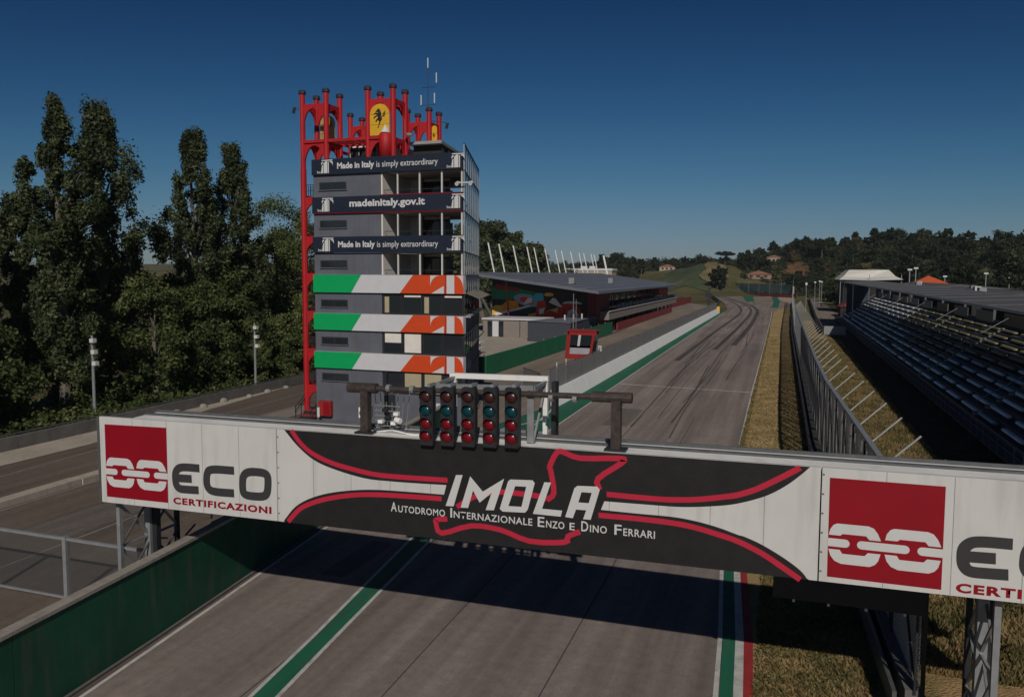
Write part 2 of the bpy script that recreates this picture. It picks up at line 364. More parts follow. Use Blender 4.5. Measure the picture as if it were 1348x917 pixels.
mb = MB(); mb.add([(x, y, -0.08 + (hill(x, y) if y > 300 else 0)) for y in gy for x in gx],
                  [(j * len(gx) + i, j * len(gx) + i + 1, (j + 1) * len(gx) + i + 1, (j + 1) * len(gx) + i) for j in range(len(gy) - 1) for i in range(len(gx) - 1)])
struct('ground', mb, G_land, smooth=True)

def XR(y): return -2.72 if y > 60 else -2.72 + (60 - y) * 0.031        # right edge of the track
def XW(y): return -20.75 - max(0, (y - 21.6)) * 0.106 if y < 58 else -24.6  # foot of the tall green wall
# tarmac apron under everything between the left road and the track
sheet('service_road', [(-53.4, -60), (-20, -60), (-20, 62), (-24, 130), (-36, 360), (-53.4, 360)], -0.03, A_road)
sheet('forecourt', [(-75, 92), (-36.2, 92), (-36.2, 178), (-40, 300), (-75, 300)], -0.024, M_pave)
sheet('pit_lane', [(-35.0, 82), (-25, 60), (-24.6, 58), (-20, 58), (-20.9, 74), (-20.6, 275), (-24, 330), (-60, 420), (-40, 290), (-34.6, 176), (-35.2, 92)], -0.018, A_lane)
# race track, bending left at the far end
cin = [(-19.0, 290), (-20.2, 320), (-24.5, 370), (-33, 444), (-46, 547), (-66, 676), (-110, 800)]
cou = [(-2.7, 290), (-4.0, 321), (-7.6, 352), (-16, 417), (-35, 520), (-51, 606), (-92, 765)]
L = [(-19.0, -60), (-19.2, 10), (-20.55, 21.6), (-21.9, 34.2), (-24.3, 57), (-20.0, 66), (-20.9, 75), (-20.6, 150)] + cin
R = [(XR(y), y) for y in (-60, 10, 21.6, 34.2, 57, 66, 75, 150)] + cou
struct('race_track', strip(L, R, -0.008), A_track)
# rubbered bend
Lr = [(-12.5, 190), (-11.5, 240), (-12, 290), (-15, 340), (-22, 395), (-38, 500), (-58, 600)]; Rr = [(-5.2, 190), (-4.6, 240), (-5.2, 290), (-8.5, 340), (-15.5, 395), (-31, 500), (-49, 600)]
# run-off areas beyond the bend
sheet('asphalt_run_off', [(-2.5, 292), (2.4, 330), (3.5, 400), (-12, 520), (-22, 560), (-48, 600), (-36, 522), (-17, 419), (-8.4, 353), (-4.8, 322)], -0.014, A_lane)
sheet('gravel_run_off', [(2.9, 330), (6.2, 420), (9, 600), (-16, 668), (-60, 805), (-160, 1100), (-200, 1000), (-92, 766), (-52, 606), (-48, 601), (-22, 561), (-12, 521), (3.2, 401), (2.5, 335)], -0.02, G_gravel)
sheet('painted_run_off', [(-3.9, 330), (-1.3, 330), (-0.7, 420), (-3.0, 510), (-6.2, 510), (-3.6, 400)], -0.004, M_gpaint)
sheet('painted_run_off', [(-16.5, 400), (-12.5, 402), (-17.5, 520), (-24, 520)], -0.004, M_gpaint)
# right verge and ground behind the fence
sheet('grass_verge', [(XR(-60) + .1, -60), (4.4, -60), (3.9, 30), (3.1, 60), (3.0, 180), (4.5, 376), (2.4, 335), (-2.6, 300), (-2.6, 60), (XR(30) + .1, 30)], -0.012, G_dry)
sheet('grass_bank', [(4.4, -60), (10.6, -60), (10.6, 90), (11.4, 170), (9.5, 180), (8.8, 240), (3.6, 240), (3.0, 180), (3.1, 60), (3.9, 30)], -0.016, G_mix)
sheet('stand_ground', [(10.6, -60), (60, -60), (60, 260), (12, 260), (9.0, 182), (11.4, 170), (10.6, 90)], -0.02, G_soil)  # dark tone paints in the stand roof's shadow, starting at its edge
sheet('spectator_road', [(9.0, 186), (13.6, 186), (17.6, 240), (19, 460), (14, 460), (9.5, 235)], -0.006, A_lane)
# kerb strip and pavement along the service road at the left
sheet('pavement_strip', [(-53.1, -60), (-49.4, -60), (-49.4, 45), (-53.9, 80), (-53.4, 46)], -0.004, M_pave)

def paint(name, pts, w, z, m):
    Lq, Rq = ribbon(pts, w); mb = strip([tuple(p) for p in Lq], [tuple(p) for p in Rq], z); return struct(name, mb, m)
A_ = [(-19.05, 8), (-20.42, 21.6), (-21.78, 34.19), (-23.5, 50)]; C_ = [(-13.0, 8), (-14.8, 23.76), (-15.95, 34.4), (-18.0, 60.25)]; B_ = [(-13.9, 8), (-15.57, 23.5), (-16.95, 34.4), (-19.9, 64)]
paint('edge_line', A_, 0.14, 0.0, M_line)
paint('edge_line', C_ + [(-18.4, 150), (-18.75, 285)], 0.15, 0.004, M_line)
paint('edge_line', B_ + [(-20.5, 70)], 0.14, 0.004, M_line)
paint('edge_line', [(-1.05, 10), (-1.75, 28.4), (-2.15, 34.7), (-2.72, 60), (-2.84, 91), (-2.76, 144), (-2.9, 243), (-3.2, 300)], 0.16, 0.004, M_line)
# painted strips
struct('green_strip', strip(B_ + [(-20.5, 70), (-20.7, 76), (-20.45, 155), (-20.1, 272), (-20.4, 300)], C_ + [(-18.1, 70), (-18.15, 76), (-18.4, 150), (-18.75, 272), (-19.6, 300)], -0.002), M_gpaint)
struct('worn_green_apron', strip([(-24.3, 57), (-22.6, 66), (-21.4, 74)], [(-19.5, 57), (-20.2, 66), (-20.8, 74)], -0.003), M_gpaintd)
struct('green_strip', strip([(-0.95, 10), (-1.65, 28.4), (-2.05, 34.7), (-2.55, 56)], [(-0.55, 10), (-1.22, 28.4), (-1.63, 34.7), (-2.3, 56)], 0.0), M_gpaint)
struct('white_kerb_strip', strip([(-0.55, 10), (-1.22, 28.4), (-1.63, 34.7), (-2.3, 56)], [(-0.25, 10), (-0.93, 28.4), (-1.36, 34.7), (-2.1, 56)], 0.002), M_line)
struct('red_kerb_strip', strip([(-0.25, 10), (-0.93, 28.4), (-1.36, 34.7), (-2.1, 56)], [(0.0, 10), (-0.62, 28.4), (-1.08, 34.7), (-1.9, 56)], 0.004), M_redp)
paint('start_line', [(-17.95, 92.0), (-2.9, 90.3)], 0.36, 0.002, M_line)
paint('apron_line', [(-23.2, 58.2), (-19.95, 66.6), (-20.8, 73)], 0.2, 0.006, M_line)
for x0, y0, x1, y1, ww in ((-38.5, -40, -40.4, 44, .15), (-31, -40, -33, 60, .12), (-46.5, 30, -49.5, 78, .12)): paint('road_line', [(x0, y0), (x1, y1)], ww, -0.01, M_lined)
# seams, repairs and stains in the asphalt
for k, (xa, xb) in enumerate(((-11.2, -11.9), (-6.6, -7.2), (-15.2, -16.6))):
    pl = [(xa + (xb - xa) * j / 12 + .03 * math.sin(j * 1.7 + k), 12 + j * 5) for j in range(13)]; Lq, Rq = ribbon(pl, .05); struct('asphalt_seam', strip([tuple(p) for p in Lq], [tuple(p) for p in Rq], 0.0005 + k * .0003), A_tyre)
A_patch = asphalt('newer_asphalt_patch', (0.16, 0.138, 0.128), patch=0.1); A_pale = asphalt('paler_asphalt_patch', (0.265, 0.225, 0.20), patch=0.12)
for k, (x, y, w_, h_, m_) in enumerate(((-18.6, 28.6, 1.2, 4.5, A_patch), (-6.2, 58, 2.6, 5.5, A_pale), (-14.5, 66, 2.2, 9, A_patch), (-30, 46, 4, 9, A_patch), (-45, 52, 3, 14, A_pale), (-36, 28, 3, 8, A_patch))):
    c = [(x + rq0, y + rq1) for rq0, rq1 in ((0, 0), (w_ * .6, -.05), (w_, .04), (w_ + .05, h_ * .5), (w_ - .03, h_), (0.03, h_ + .06), (-.05, h_ * .5))]
    sheet('asphalt_patch', c, (0.0015 if x > -23 else -0.026) + k * .0002, m_)
struct('dark_stain', strip([(-17.9, 55.6), (-9, 54.6), (-2.6, 53.8)], [(-18.2, 58.3), (-9, 57.6), (-2.65, 56.9)], 0.0012), A_patch)
# dark tyre marks laid along the racing line
rng = random.Random(5)
for k in range(26):
    xx = rng.choice((-6.6, -8.0, -9.6, -12.2)) + rng.gauss(0, 0.7); y0 = rng.uniform(60, 250); ln = rng.uniform(20, 70)
    pts = [(xx + 0.35 * math.sin(j * 0.5 + k), y0 + ln * j / 6) for j in range(7)]
    Lq, Rq = ribbon(pts, rng.uniform(0.08, 0.2)); struct('tyre_mark', strip([tuple(p) for p in Lq], [tuple(p) for p in Rq], 0.008 + k * 0.0004), A_tyre)

for wdt, pl in ((1.1, [(-8.2, 150), (-7.4, 220), (-8.0, 290), (-11.2, 340), (-18.5, 395), (-34.5, 500), (-53, 600)]), (0.8, [(-10.8, 140), (-9.9, 210), (-10.2, 290), (-13.2, 340), (-20.3, 395), (-36.2, 500), (-56, 600)]), (0.8, [(-14.8, 120), (-14.0, 200), (-13.2, 270), (-15.2, 320), (-22.8, 395), (-38, 500)])):
    pl = smooth_line(pl, 5); Lq, Rq = ribbon(pl, wdt); struct('rubber_line', strip([tuple(p) for p in Lq], [tuple(p) for p in Rq], 0.026), A_tyre)

# ================================================================== GANTRY ACROSS THE TRACK
XE = 8.52
def zt(x): return 7.95 + 0.00886 * (x + 22.62)
def zb(x): return 4.89 + 0.0139 * (x + 22.62)
FY = 21.0
gan = thing('gantry', 'advertising gantry spanning the track, long white board with a black centre and red chain emblems', 'gantry', (-7, 22, 0))
def panel(x0, x1, m=M_white):
    g = 0.018
    mb = MB().prism_xz([(x0 + g, zb(x0)), (x1 - g, zb(x1)), (x1 - g, zt(x1)), (x0 + g, zt(x0))], FY, FY + 0.12)
    return build('board_panel', mb, m, gan)
p1 = panel(-22.62, -15.22); p2 = panel(-15.22, 1.08); p3 = panel(1.08, XE)
for pp_, xa_, xb_ in ((p1, -22.62, -15.22), (p2, -15.22, 1.08), (p3, 1.08, XE)):
    nj = int((xb_ - xa_) / 1.3)
    for j in range(1, nj):
        xj = xa_ + (xb_ - xa_) * j / nj; build('sheet_joint', MB().box((xj, FY - .003, zb(xj) + .01), (xj + .014, FY, zt(xj) - .01)), M_galv, pp_)
# rivets on the seams
for sx, pp in ((-15.22, p2), (1.08, p3)):
    rv = MB()
    for k in range(6):
        z = zb(sx) + 0.25 + k * 0.5; rv.box((sx + 0.03, FY - 0.012, z), (sx + 0.075, FY, z + 0.035))
    build('rivet_row', rv, M_galvd, pp)
y1 = FY - 0.006
D_tl_black=[(-14.915, 8.016), (-14.429, 7.531), (-13.815, 7.115), (-13.034, 6.874), (-12.013, 6.698), (-11.182, 6.684), (-10.208, 6.707), (-9.261, 6.744)]
D_tl_red=[(-14.644, 8.02), (-14.338, 7.654), (-13.9, 7.34), (-13.204, 7.089), (-12.348, 6.934), (-11.594, 6.849), (-10.772, 6.848), (-9.222, 6.893)]
D_bl_black=[(-14.979, 5.046), (-14.56, 5.525), (-14.016, 5.855), (-13.307, 6.103), (-12.442, 6.279), (-11.599, 6.375), (-10.532, 6.417), (-9.34, 6.445)]
D_bl_red=[(-14.824, 5.023), (-14.381, 5.481), (-13.84, 5.756), (-13.222, 5.957), (-12.444, 6.126), (-11.6, 6.224), (-10.533, 6.276), (-9.418, 6.313)]
D_tr_black=[(-4.484, 6.734), (-3.265, 6.76), (-2.335, 6.792), (-1.433, 6.916), (-0.767, 7.078), (-0.881, 7.047), (-0.244, 7.299), (0.221, 7.599), (0.575, 7.912), (0.799, 8.144)]
D_tr_red=[(-4.421, 6.937), (-3.584, 6.935), (-2.769, 6.952), (-2.035, 7.025), (-1.379, 7.153), (-0.773, 7.324), (-0.994, 7.243), (-0.461, 7.466), (-0.044, 7.715), (0.315, 7.945), (0.569, 8.113)]
D_br_black=[(-4.579, 6.481), (-3.577, 6.482), (-2.636, 6.492), (-2.023, 6.444), (-1.419, 6.335), (-0.743, 6.162), (-0.914, 6.194), (-0.315, 6.004), (0.223, 5.726), (0.649, 5.439), (0.864, 5.183)]
D_br_red=[(-4.642, 6.323), (-3.575, 6.34), (-2.633, 6.326), (-2.019, 6.267), (-1.415, 6.146), (-0.822, 6.028), (-0.909, 6.02), (-0.309, 5.775), (0.177, 5.491), (0.657, 5.195)]
D_L_I=[(-8.946, 7.076), (-8.734, 7.095), (-9.024, 6.125), (-9.28, 6.113)]
D_L_M=[(-8.493, 7.079), (-8.095, 6.659), (-7.434, 7.104), (-7.749, 6.138), (-8.005, 6.121), (-7.814, 6.658), (-8.194, 6.319), (-8.403, 6.662), (-8.559, 6.125), (-8.796, 6.11)]
D_L_O=[(-7.241, 7.099), (-6.573, 7.137), (-6.506, 7.06), (-6.71, 6.27), (-6.795, 6.169), (-7.48, 6.129), (-7.568, 6.204), (-7.313, 7.036)]
D_L_Oh=[(-7.096, 6.917), (-6.761, 6.93), (-6.901, 6.329), (-7.301, 6.311)]
D_L_L=[(-6.22, 7.114), (-6.024, 7.119), (-6.284, 6.338), (-5.688, 6.345), (-5.732, 6.167), (-6.557, 6.162)]
D_L_A=[(-5.598, 6.172), (-5.341, 7.024), (-5.251, 7.1), (-4.687, 7.13), (-4.615, 7.048), (-4.864, 6.17), (-5.081, 6.164), (-4.994, 6.427), (-5.289, 6.418), (-5.378, 6.16)]
D_L_Ah=[(-5.135, 6.931), (-4.842, 6.937), (-4.924, 6.637), (-5.223, 6.629)]
D_trk1=[(-6.146, 6.604), (-5.938, 6.83), (-6.036, 7.459), (-6.06, 7.593), (-5.878, 7.971), (-5.694, 8.03), (-5.191, 7.891), (-4.08, 7.973), (-4.013, 7.856), (-4.668, 7.355), (-4.619, 7.048)]
D_trk2=[(-9.23, 5.719), (-9.565, 5.659), (-9.602, 5.558), (-9.411, 5.264), (-8.468, 5.597), (-7.527, 5.575), (-6.657, 5.348), (-5.624, 5.438), (-5.51, 5.621), (-5.168, 5.797)]
D_trk3=[(-8.923, 6.111), (-8.318, 6.505), (-7.579, 6.695), (-6.951, 6.709), (-6.287, 6.682), (-6.146, 6.604)]
D_ecoE=[(-18.299, 6.464), (-18.886, 6.457), (-19.157, 6.416), (-19.326, 6.242), (-19.319, 5.842), (-19.183, 5.677), (-18.751, 5.692), (-18.355, 5.712)]
D_ecoE2=[(-19.278, 6.051), (-18.631, 6.074)]
D_ecoC=[(-16.892, 6.508), (-17.667, 6.492), (-17.93, 6.435), (-18.009, 6.27), (-18.02, 5.919), (-17.899, 5.756), (-17.639, 5.719), (-16.914, 5.746)]
D_ecoO=[(-16.334, 6.531), (-15.733, 6.55), (-15.557, 6.447), (-15.59, 5.892), (-15.753, 5.74), (-16.375, 5.713), (-16.576, 5.796), (-16.561, 6.357), (-16.334, 6.531)]
D_cert=[(-19.442, 5.143), (-15.468, 5.206), (-19.434, 5.376), (-15.462, 5.445)]
D_sqL=[(-22.364, 7.692), (-19.641, 7.751), (-19.661, 5.147), (-22.367, 5.105)]
D_sqR=[(1.277, 7.92), (3.867, 7.932), (3.87, 5.376), (1.289, 5.365)]
D_auto=[(-11.108, 5.876), (-3.073, 5.873)]
# black centre print: upper and lower shapes
for d in (D_tr_black, D_tr_red, D_br_black, D_br_red):
    d.sort()
    for i in range(len(d) - 1, 0, -1):
        if d[i][0] - d[i - 1][0] < 0.16: del d[i]
def sm(p): return smooth_line(p, 4)
top = [(-14.95, zt(-14.95) - .004)] + sm(D_tl_black) + [(-9.26, 6.6), (-4.5, 6.6)] + sm(D_tr_black) + [(0.82, zt(.82) - .004)]
bot = sm(D_bl_black)[::1]
mbk = MB()
# build as vertical slices so that both curved shapes stay clean
def interp(pts, x):
    pts = sorted(pts)
    if x <= pts[0][0]: return pts[0][1]
    for a, b in zip(pts, pts[1:]):
        if x <= b[0]: return a[1] + (b[1] - a[1]) * (x - a[0]) / max(1e-6, b[0] - a[0])
    return pts[-1][1]
def slab(pts_low, pts_high, xs, y, mb, k=0):
    lo = [(x, y, pts_low(x)) for x in xs]; hi = [(x, y, pts_high(x)) for x in xs]; n = len(xs)
    mb.add(lo + hi, [(i, i + 1, n + i + 1, n + i) for i in range(n - 1)], k)
tlb, blb, trb, brb = sm(D_tl_black), sm(D_bl_black), sm(D_tr_black), sm(D_br_black)
xs = sorted([p[0] for p in tlb] + [-14.93]); slab(lambda x: min(interp(tlb, x), zt(x) - .005), lambda x: zt(x) - .004, xs, y1, mbk)
xs = sorted([p[0] for p in blb]); slab(lambda x: zb(x) + .004, lambda x: max(interp(blb, x), zb(x) + .005), xs, y1, mbk)
xs = sorted([p[0] for p in trb]); slab(lambda x: min(interp(trb, x), zt(x) - .005), lambda x: zt(x) - .004, xs, y1, mbk)
xs = sorted([p[0] for p in brb]); slab(lambda x: zb(x) + .004, lambda x: max(interp(brb, x), zb(x) + .005), xs, y1, mbk)
mbk.add([(-9.2605, y1, zt(-9.26) - .004), (-4.483, y1, zt(-4.5) - .004), (-4.483, y1, 6.734), (-4.578, y1, 6.481), (-4.578, y1, zb(-4.58) + .004), (-9.339, y1, zb(-9.34) + .004), (-9.339, y1, 6.445), (-9.2605, y1, 6.744)], [tuple(range(8))])
build('black_print', mbk, M_black, p2)
y2 = FY - 0.011
for nm in (D_tl_red, D_bl_red, D_tr_red, D_br_red):
    mb = MB(); ribbon_xz(mb, sm(nm), 0.15, y2); build('red_stripe', mb, M_bred, p2)
for nm in (D_trk1, D_trk2, D_trk3):
    mb = MB(); ribbon_xz(mb, smooth_line(nm, 3), 0.155, y2 - (0.002 if nm is not D_trk3 else 0)); build('circuit_outline', mb, M_bred, p2)
y3 = FY - 0.017
for q in (D_L_I, D_L_M, D_L_L): build('letter', flat_xz(MB(), q, y3), M_print, p2)
for a, b in ((D_L_O, D_L_Oh), (D_L_A, D_L_Ah)): build('letter', ring_xz(MB(), a, b, y3), M_print, p2)
# small capitals line below
words = [('A', 'UTODROMO', -11.108, -9.37), ('I', 'NTERNAZIONALE', -9.06, -6.48), ('E', 'NZO', -6.25, -5.47), ('', 'E', -5.30, -5.14), ('D', 'INO', -4.96, -4.17), ('F', 'ERRARI', -3.97, -3.073)]
words = [('A', 'UTODROMO', -11.108, -9.30), ('I', 'NTERNAZIONALE', -9.13, -6.57), ('E', 'NZO', -6.41, -5.62), ('', 'E', -5.47, -5.32), ('D', 'INO', -5.13, -4.40), ('F', 'ERRARI', -4.19, -3.073)]
for cap, rest, xa, xb in words:
    zz = 5.76 + 0.0095 * (xa + 11.1)
    sl = 0.0115
    if cap:
        cw = 0.2 if cap != 'I' else 0.06
        text('lettering', cap, xa, xa + cw, zz, zz + 0.29, y3, M_print, p2, sl, 0.012)
        text('lettering', rest, xa + cw + 0.05, xb, zz, zz + 0.21, y3, M_print, p2, sl, 0.012, spacing=1.1)
    else: text('lettering', rest, xa, xb, zz, zz + 0.21, y3, M_print, p2, sl, 0.012)

def chain_square(sq, par):
    (ax, az), (bx, bz), (cx_, cz), (dx, dz) = sq
    P = lambda u, v: ((ax * (1 - u) + bx * u) * (1 - v) + (dx * (1 - u) + cx_ * u) * v, (az * (1 - u) + bz * u) * (1 - v) + (dz * (1 - u) + cz * u) * v)
    build('red_square', flat_xz(MB(), sq, y1), M_dred, par)
    def halfup(u0, u1, flip, left_open=False):
        w = u1 - u0
        pts = [(0, .572), (.03, .51), (.09, .468), (.16, .452), (.76, .452), (.86, .47), (.94, .52), (1, .588), (.78, .588), (.72, .553), (.27, .553), (.22, .572)]
        if flip: pts = [(0, .715), (.22, .715), (.27, .752), (.70, .752), (.76, .718), (1, .718), (.96, .79), (.90, .83), (.80, .855), (.25, .855), (.12, .83), (.04, .78)]
        q = [P(u0 + w * a, b) for a, b in pts]; build('chain_link', flat_xz(MB(), q, y2), M_print, par)
    halfup(0.005, .47, False); halfup(.505, .985, False); halfup(0.005, .47, True); halfup(.505, .985, True)
    def bar(u0, u1, rl, rr):
        v0, v1 = .606, .688; h = (v1 - v0) / 2; pts = []
        hu = h * 0.98
        if rl: pts += [(u0 + hu - hu * math.cos(t), (v0 + v1) / 2 + h * math.sin(t)) for t in [-math.pi / 2 + math.pi * k / 6 for k in range(7)]][::-1] if False else [(u0 + hu - hu * math.sin(math.pi * k / 6), v0 + (1 - math.cos(math.pi * k / 6)) * h) for k in range(7)][::-1]
        else: pts += [(u0, v1), (u0, v0)]
        if rr: pts += [(u1 - hu + hu * math.sin(math.pi * k / 6), v0 + (1 - math.cos(math.pi * k / 6)) * h) for k in range(7)]
        else: pts += [(u1, v0), (u1, v1)]
        build('chain_link', flat_xz(MB(), [P(a, b) for a, b in pts], y2), M_print, par)
    bar(-0.004, .195, False, True); bar(.26, .72, True, True); bar(.785, 1.004, True, False)
chain_square(D_sqL, p1); chain_square(D_sqR, p3)
def round_line(p, closed, k=0.42, n=4):
    P = [Vector(q) for q in p]; m_ = len(P) - 1 if closed else len(P); out = []
    for i in range(m_):
        if not closed and i in (0, m_ - 1): out.append(P[i]); continue
        a, b, c = P[i - 1] if i or not closed else P[m_ - 1], P[i], P[(i + 1) % m_]
        s0 = b.lerp(a, k); s1 = b.lerp(c, k)
        for j in range(n + 1):
            t = j / n; out.append(s0 * (1 - t) ** 2 + b * 2 * t * (1 - t) + s1 * t * t)
    if closed: out.append(out[0])
    return [tuple(q) for q in out]
def eco(dx, dz, par):
    for q, closed in ((D_ecoE, 0), (D_ecoE2, 0), (D_ecoC, 0), (D_ecoO, 1)):
        q2 = [(x + dx, z + dz) for x, z in q]
        # keep closed loops closed, sample corners softly
        q3 = round_line(q2, closed)
        mb = MB(); ribbon_xz(mb, q3, 0.275, y1 - (0.003 if q is D_ecoE2 else 0)); build('letter', mb, M_char, par)
    text('lettering', 'CERTIFICAZIONI', -19.44 + dx, -15.46 + dx, 5.135 + dz, 5.375 + dz, y1, M_dred, par, 0.0165, 0.045, spacing=1.16)
eco(0, 0, p1); eco(23.62, 0.22, p3)
# catwalk and top edges behind the board
mb = MB()
mb.add([(-21.3, FY + .13, zt(-21.3) - .02), (XE, FY + .13, zt(XE) - .02), (XE, FY + .75, zt(XE) + .0), (-21.3, FY + .75, zt(-21.3) + .0),
        (-21.3, FY + .13, zt(-21.3) - .12), (XE, FY + .13, zt(XE) - .12), (XE, FY + .75, zt(XE) - .12), (-21.3, FY + .75, zt(-21.3) - .12)],
       [(0, 1, 2, 3), (7, 6, 5, 4), (0, 4, 5, 1), (1, 5, 6, 2), (2, 6, 7, 3), (3, 7, 4, 0)])
build('top_ledge', mb, M_wtop, gan)
build('top_rail', MB().beam((-21.3, FY + .84, zt(-21.3) - .0), (XE, FY + .84, zt(XE) - .0), 0.16, 0.12), M_galvd, gan)
build('top_ledge', MB().beam((-21.3, FY + 1.12, zt(-21.3) - .02), (XE, FY + 1.12, zt(XE) - .02), 0.38, 0.05), M_wtop, gan)
build('top_rail', MB().beam((-21.3, FY + 1.36, zt(-21.3) + .04), (XE, FY + 1.36, zt(XE) + .04), 0.05, 0.12), M_galvd, gan)
# rear box truss and unseen rear board, added and sized for its shadow
ry = FY + 3.1; zr = 6.95
build('rear_shadow_board', MB().box((-22.3, ry, 5.15), (XE, ry + .1, zr)), M_darkst, gan)
ch = MB()
for (yy, za, zb_) in ((FY + .3, 5.05, 5.4), (ry - .2, 5.2, 5.2), (ry - .2, 6.85, 6.85)): ch.beam((-22.4, yy, za), (XE, yy, za + (zb_ - za)), .14)
build('truss_chord', ch, M_galv, gan)
for k in range(15):
    xa = -22.4 + k * 2.2
    dk = MB(); dk.beam((xa, FY + .3, 5.15), (xa, ry - .2, 5.22), .08); dk.beam((xa, FY + .3, 5.2), (xa + 2.0, ry - .2, 5.24), .06); dk.beam((xa, ry - .2, 5.2), (xa + 2.0, ry - .22, 6.85), .06)
    build('truss_brace', dk, M_galv, gan)
build('edge_trim', MB().beam((-22.66, FY + .1, zb(-22.6) - .05), (-22.66, FY + .1, zt(-22.6)), .09, .24), M_galvd, gan)
# black equipment box hung under the rear at the right
build('display_box', MB().box((0.0, ry - .25, 3.52), (4.05, ry + .35, 5.12)), M_darkst, gan)
lt = MB()
for xx in (0.55, 1.5, 2.5, 3.5): lt.box((xx, ry - .2, 3.42), (xx + .07, ry - .1, 3.5))
build('lamp_row', lt, M_print, gan)
# legs: left lattice tower, right lattice tower
def lattice(x0, x1, ya, yb, ztop):
    for (xx, yy, ww, m) in ((x0, ya, .15, M_galv), (x0, (ya + yb) / 2, .26, M_galv), (x0 + .22, (ya + yb) / 2 + .1, .22, M_darkst), (x0, yb, .15, M_darkst)):
        build('leg', MB().beam((xx, yy, 0), (xx, yy, ztop), ww), m, gan)
    for (za, zb2) in ((4.7, 3.1), (3.1, 1.5), (1.5, 0.1)):
        for (a, b) in ((ya, (ya + yb) / 2), ((ya + yb) / 2, yb)):
            build('leg_brace', MB().beam((x0, a, za), (x0, b, zb2), .08), M_galv, gan)
            build('leg_brace', MB().beam((x0, a, zb2), (x0, b, zb2 + .02), .08), M_galv, gan)
            build('leg_brace', MB().beam((x0 + .06, b, za - .1), (x0 + .06, a, zb2 + .1), .06), M_galvd, gan)
lattice(-22.35, 0, FY + .5, FY + 3.3, 4.85)
lattice(5.2, 0, FY + .5, FY + 3.3, 5.15)
build('footing', MB().box((-22.9, FY + .1, 0), (-21.7, FY + 3.7, .35)), M_concd, gan)
build('footing', MB().box((4.7, FY + .1, 0), (5.8, FY + 3.7, .35)), M_concd, gan)

# ---- light rail on top of the gantry
rail = thing('light_support_rail', 'brown rusty pipe rail standing on two posts along the top of the gantry', 'pipe rail', (-8.2, 21.3, zt(-8)))
for xx, zz in ((-12.15, zt(-12.15)), (-4.25, zt(-4.25))):
    build('post', MB().beam((xx, 21.35, zz - .05), (xx, 21.35, zz + 1.42), .26), M_rust, rail)
    build('base_plate', MB().box((xx - .3, 21.14, zz - .015), (xx + .3, 21.6, zz + .05)), M_darkst, rail)
build('pipe', MB().tube((-12.7, 21.35, 9.44), (-3.86, 21.35, 9.60), .085, n=12), M_rust, rail, smooth=False)
build('sleeve', MB().tube((-12.75, 21.35, 9.44), (-11.75, 21.35, 9.46), .16, n=12), M_rust, rail)
build('sleeve', MB().tube((-4.95, 21.35, 9.58), (-3.82, 21.35, 9.60), .15, n=12), M_rust, rail)
for xx in (-11.4, -10.6, -6.2, -5.5): build('pipe_clamp', MB().tube((xx, 21.35, 9.49), (xx + .12, 21.35, 9.49), .12, n=10), M_galv, rail)

# ---- grey frame behind the lights
fr = thing('equipment_rack', 'grey steel box rack behind the five start lights', 'rack', (-8.4, 22, 8))
fb = lambda a, b, ww=.09, m=M_galv, nm='frame_bar': build(nm, MB().beam(a, b, ww), m, fr)
for xx in (-9.42, -8.78, -8.12, -7.45, -6.78): build('back_plate', MB().box((xx - .1, 21.4, zt(xx) + .02), (xx + .1, 21.46, 9.55)), M_galv, fr)
fb((-9.9, 21.45, 9.62), (-6.7, 21.45, 9.72), .14)
for xx in (-9.75, -6.72): fb((xx, 21.45, 8.05), (xx, 22.75, 8.0), .1); fb((xx, 21.5, 9.68), (xx, 22.75, 9.72), .1); fb((xx, 22.75, 8.05), (xx, 22.75, 9.72), .14, M_wtop)
fb((-9.9, 22.8, 9.78), (-6.65, 22.8, 9.82), .16, M_wtop); fb((-9.7, 22.75, 8.12), (-6.7, 22.75, 8.14), .1)
fb((-6.72, 21.5, 8.1), (-6.72, 22.7, 9.6), .06)
build('side_board', MB().box((-6.5, 22.6, 8.05), (-6.36, 22.95, 9.75)), M_darkst, fr)

# ---- start lights
lens_g = glass_mat('dark_teal_lens', (0.0, 0.045, 0.055), 0.25); lens_r = glass_mat('unlit_red_lens', (0.17, 0.003, 0.008), 0.25); lens_a = glass_mat('unlit_dark_red_lens', (0.05, 0.012, 0.010), 0.3)
sl = thing('start_light', '', 'start light', (-9.81, 20.95, 8.1))
kids = []
X0, Y0 = -9.81, 20.9
hs = build('housing', MB().box((X0 - .21, Y0 - .14, 7.93), (X0 + .21, Y0 + .12, 9.66)), M_darkst, sl, bevel=.02)
zz_l = [9.40, 8.99, 8.60, 8.22]; kidsH = []
for k, zc in enumerate(zz_l):
    ln = MB(); ln.lathe((X0, Y0 - .14, zc), [(.0, -.085), (.09, -.07), (.15, -.035), (.178, 0.0)], 16, axis='y')
    le = build('lens', ln, [lens_a, lens_g, lens_r, lens_r][k], sl, smooth=True)
    hd = MB(); n = 12; vs = []; 
    for yy, rr in ((Y0 - .14, .185), (Y0 - .28, .18)):
        for i in range(n + 1):
            t = math.pi * (-0.12 + 1.24 * i / n); vs.append((X0 + rr * math.cos(t), yy - (0 if yy > Y0 - .2 else -.05 * (1 - math.sin(max(0, min(math.pi, t))))), zc + rr * math.sin(t)))
    hd.add(vs, [(i, i + 1, n + 2 + i, n + 1 + i) for i in range(n)])
    ho = build('hood', hd, M_darkst, sl); kids += [(le, []), (ho, [])]
hk = build('hanger', MB().box((X0 - .05, Y0 + .05, 9.66), (X0 + .05, Y0 + .5, 9.74)), M_galv, sl); kids += [(hs, []), (hk, [])]
names5 = ['leftmost start light of the row of five on the gantry', 'second start light from the left, between the leftmost and the middle one', 'middle start light of the row of five on the gantry', 'fourth start light from the left, just right of the middle one', 'rightmost start light of the row, beside the grey frame post']
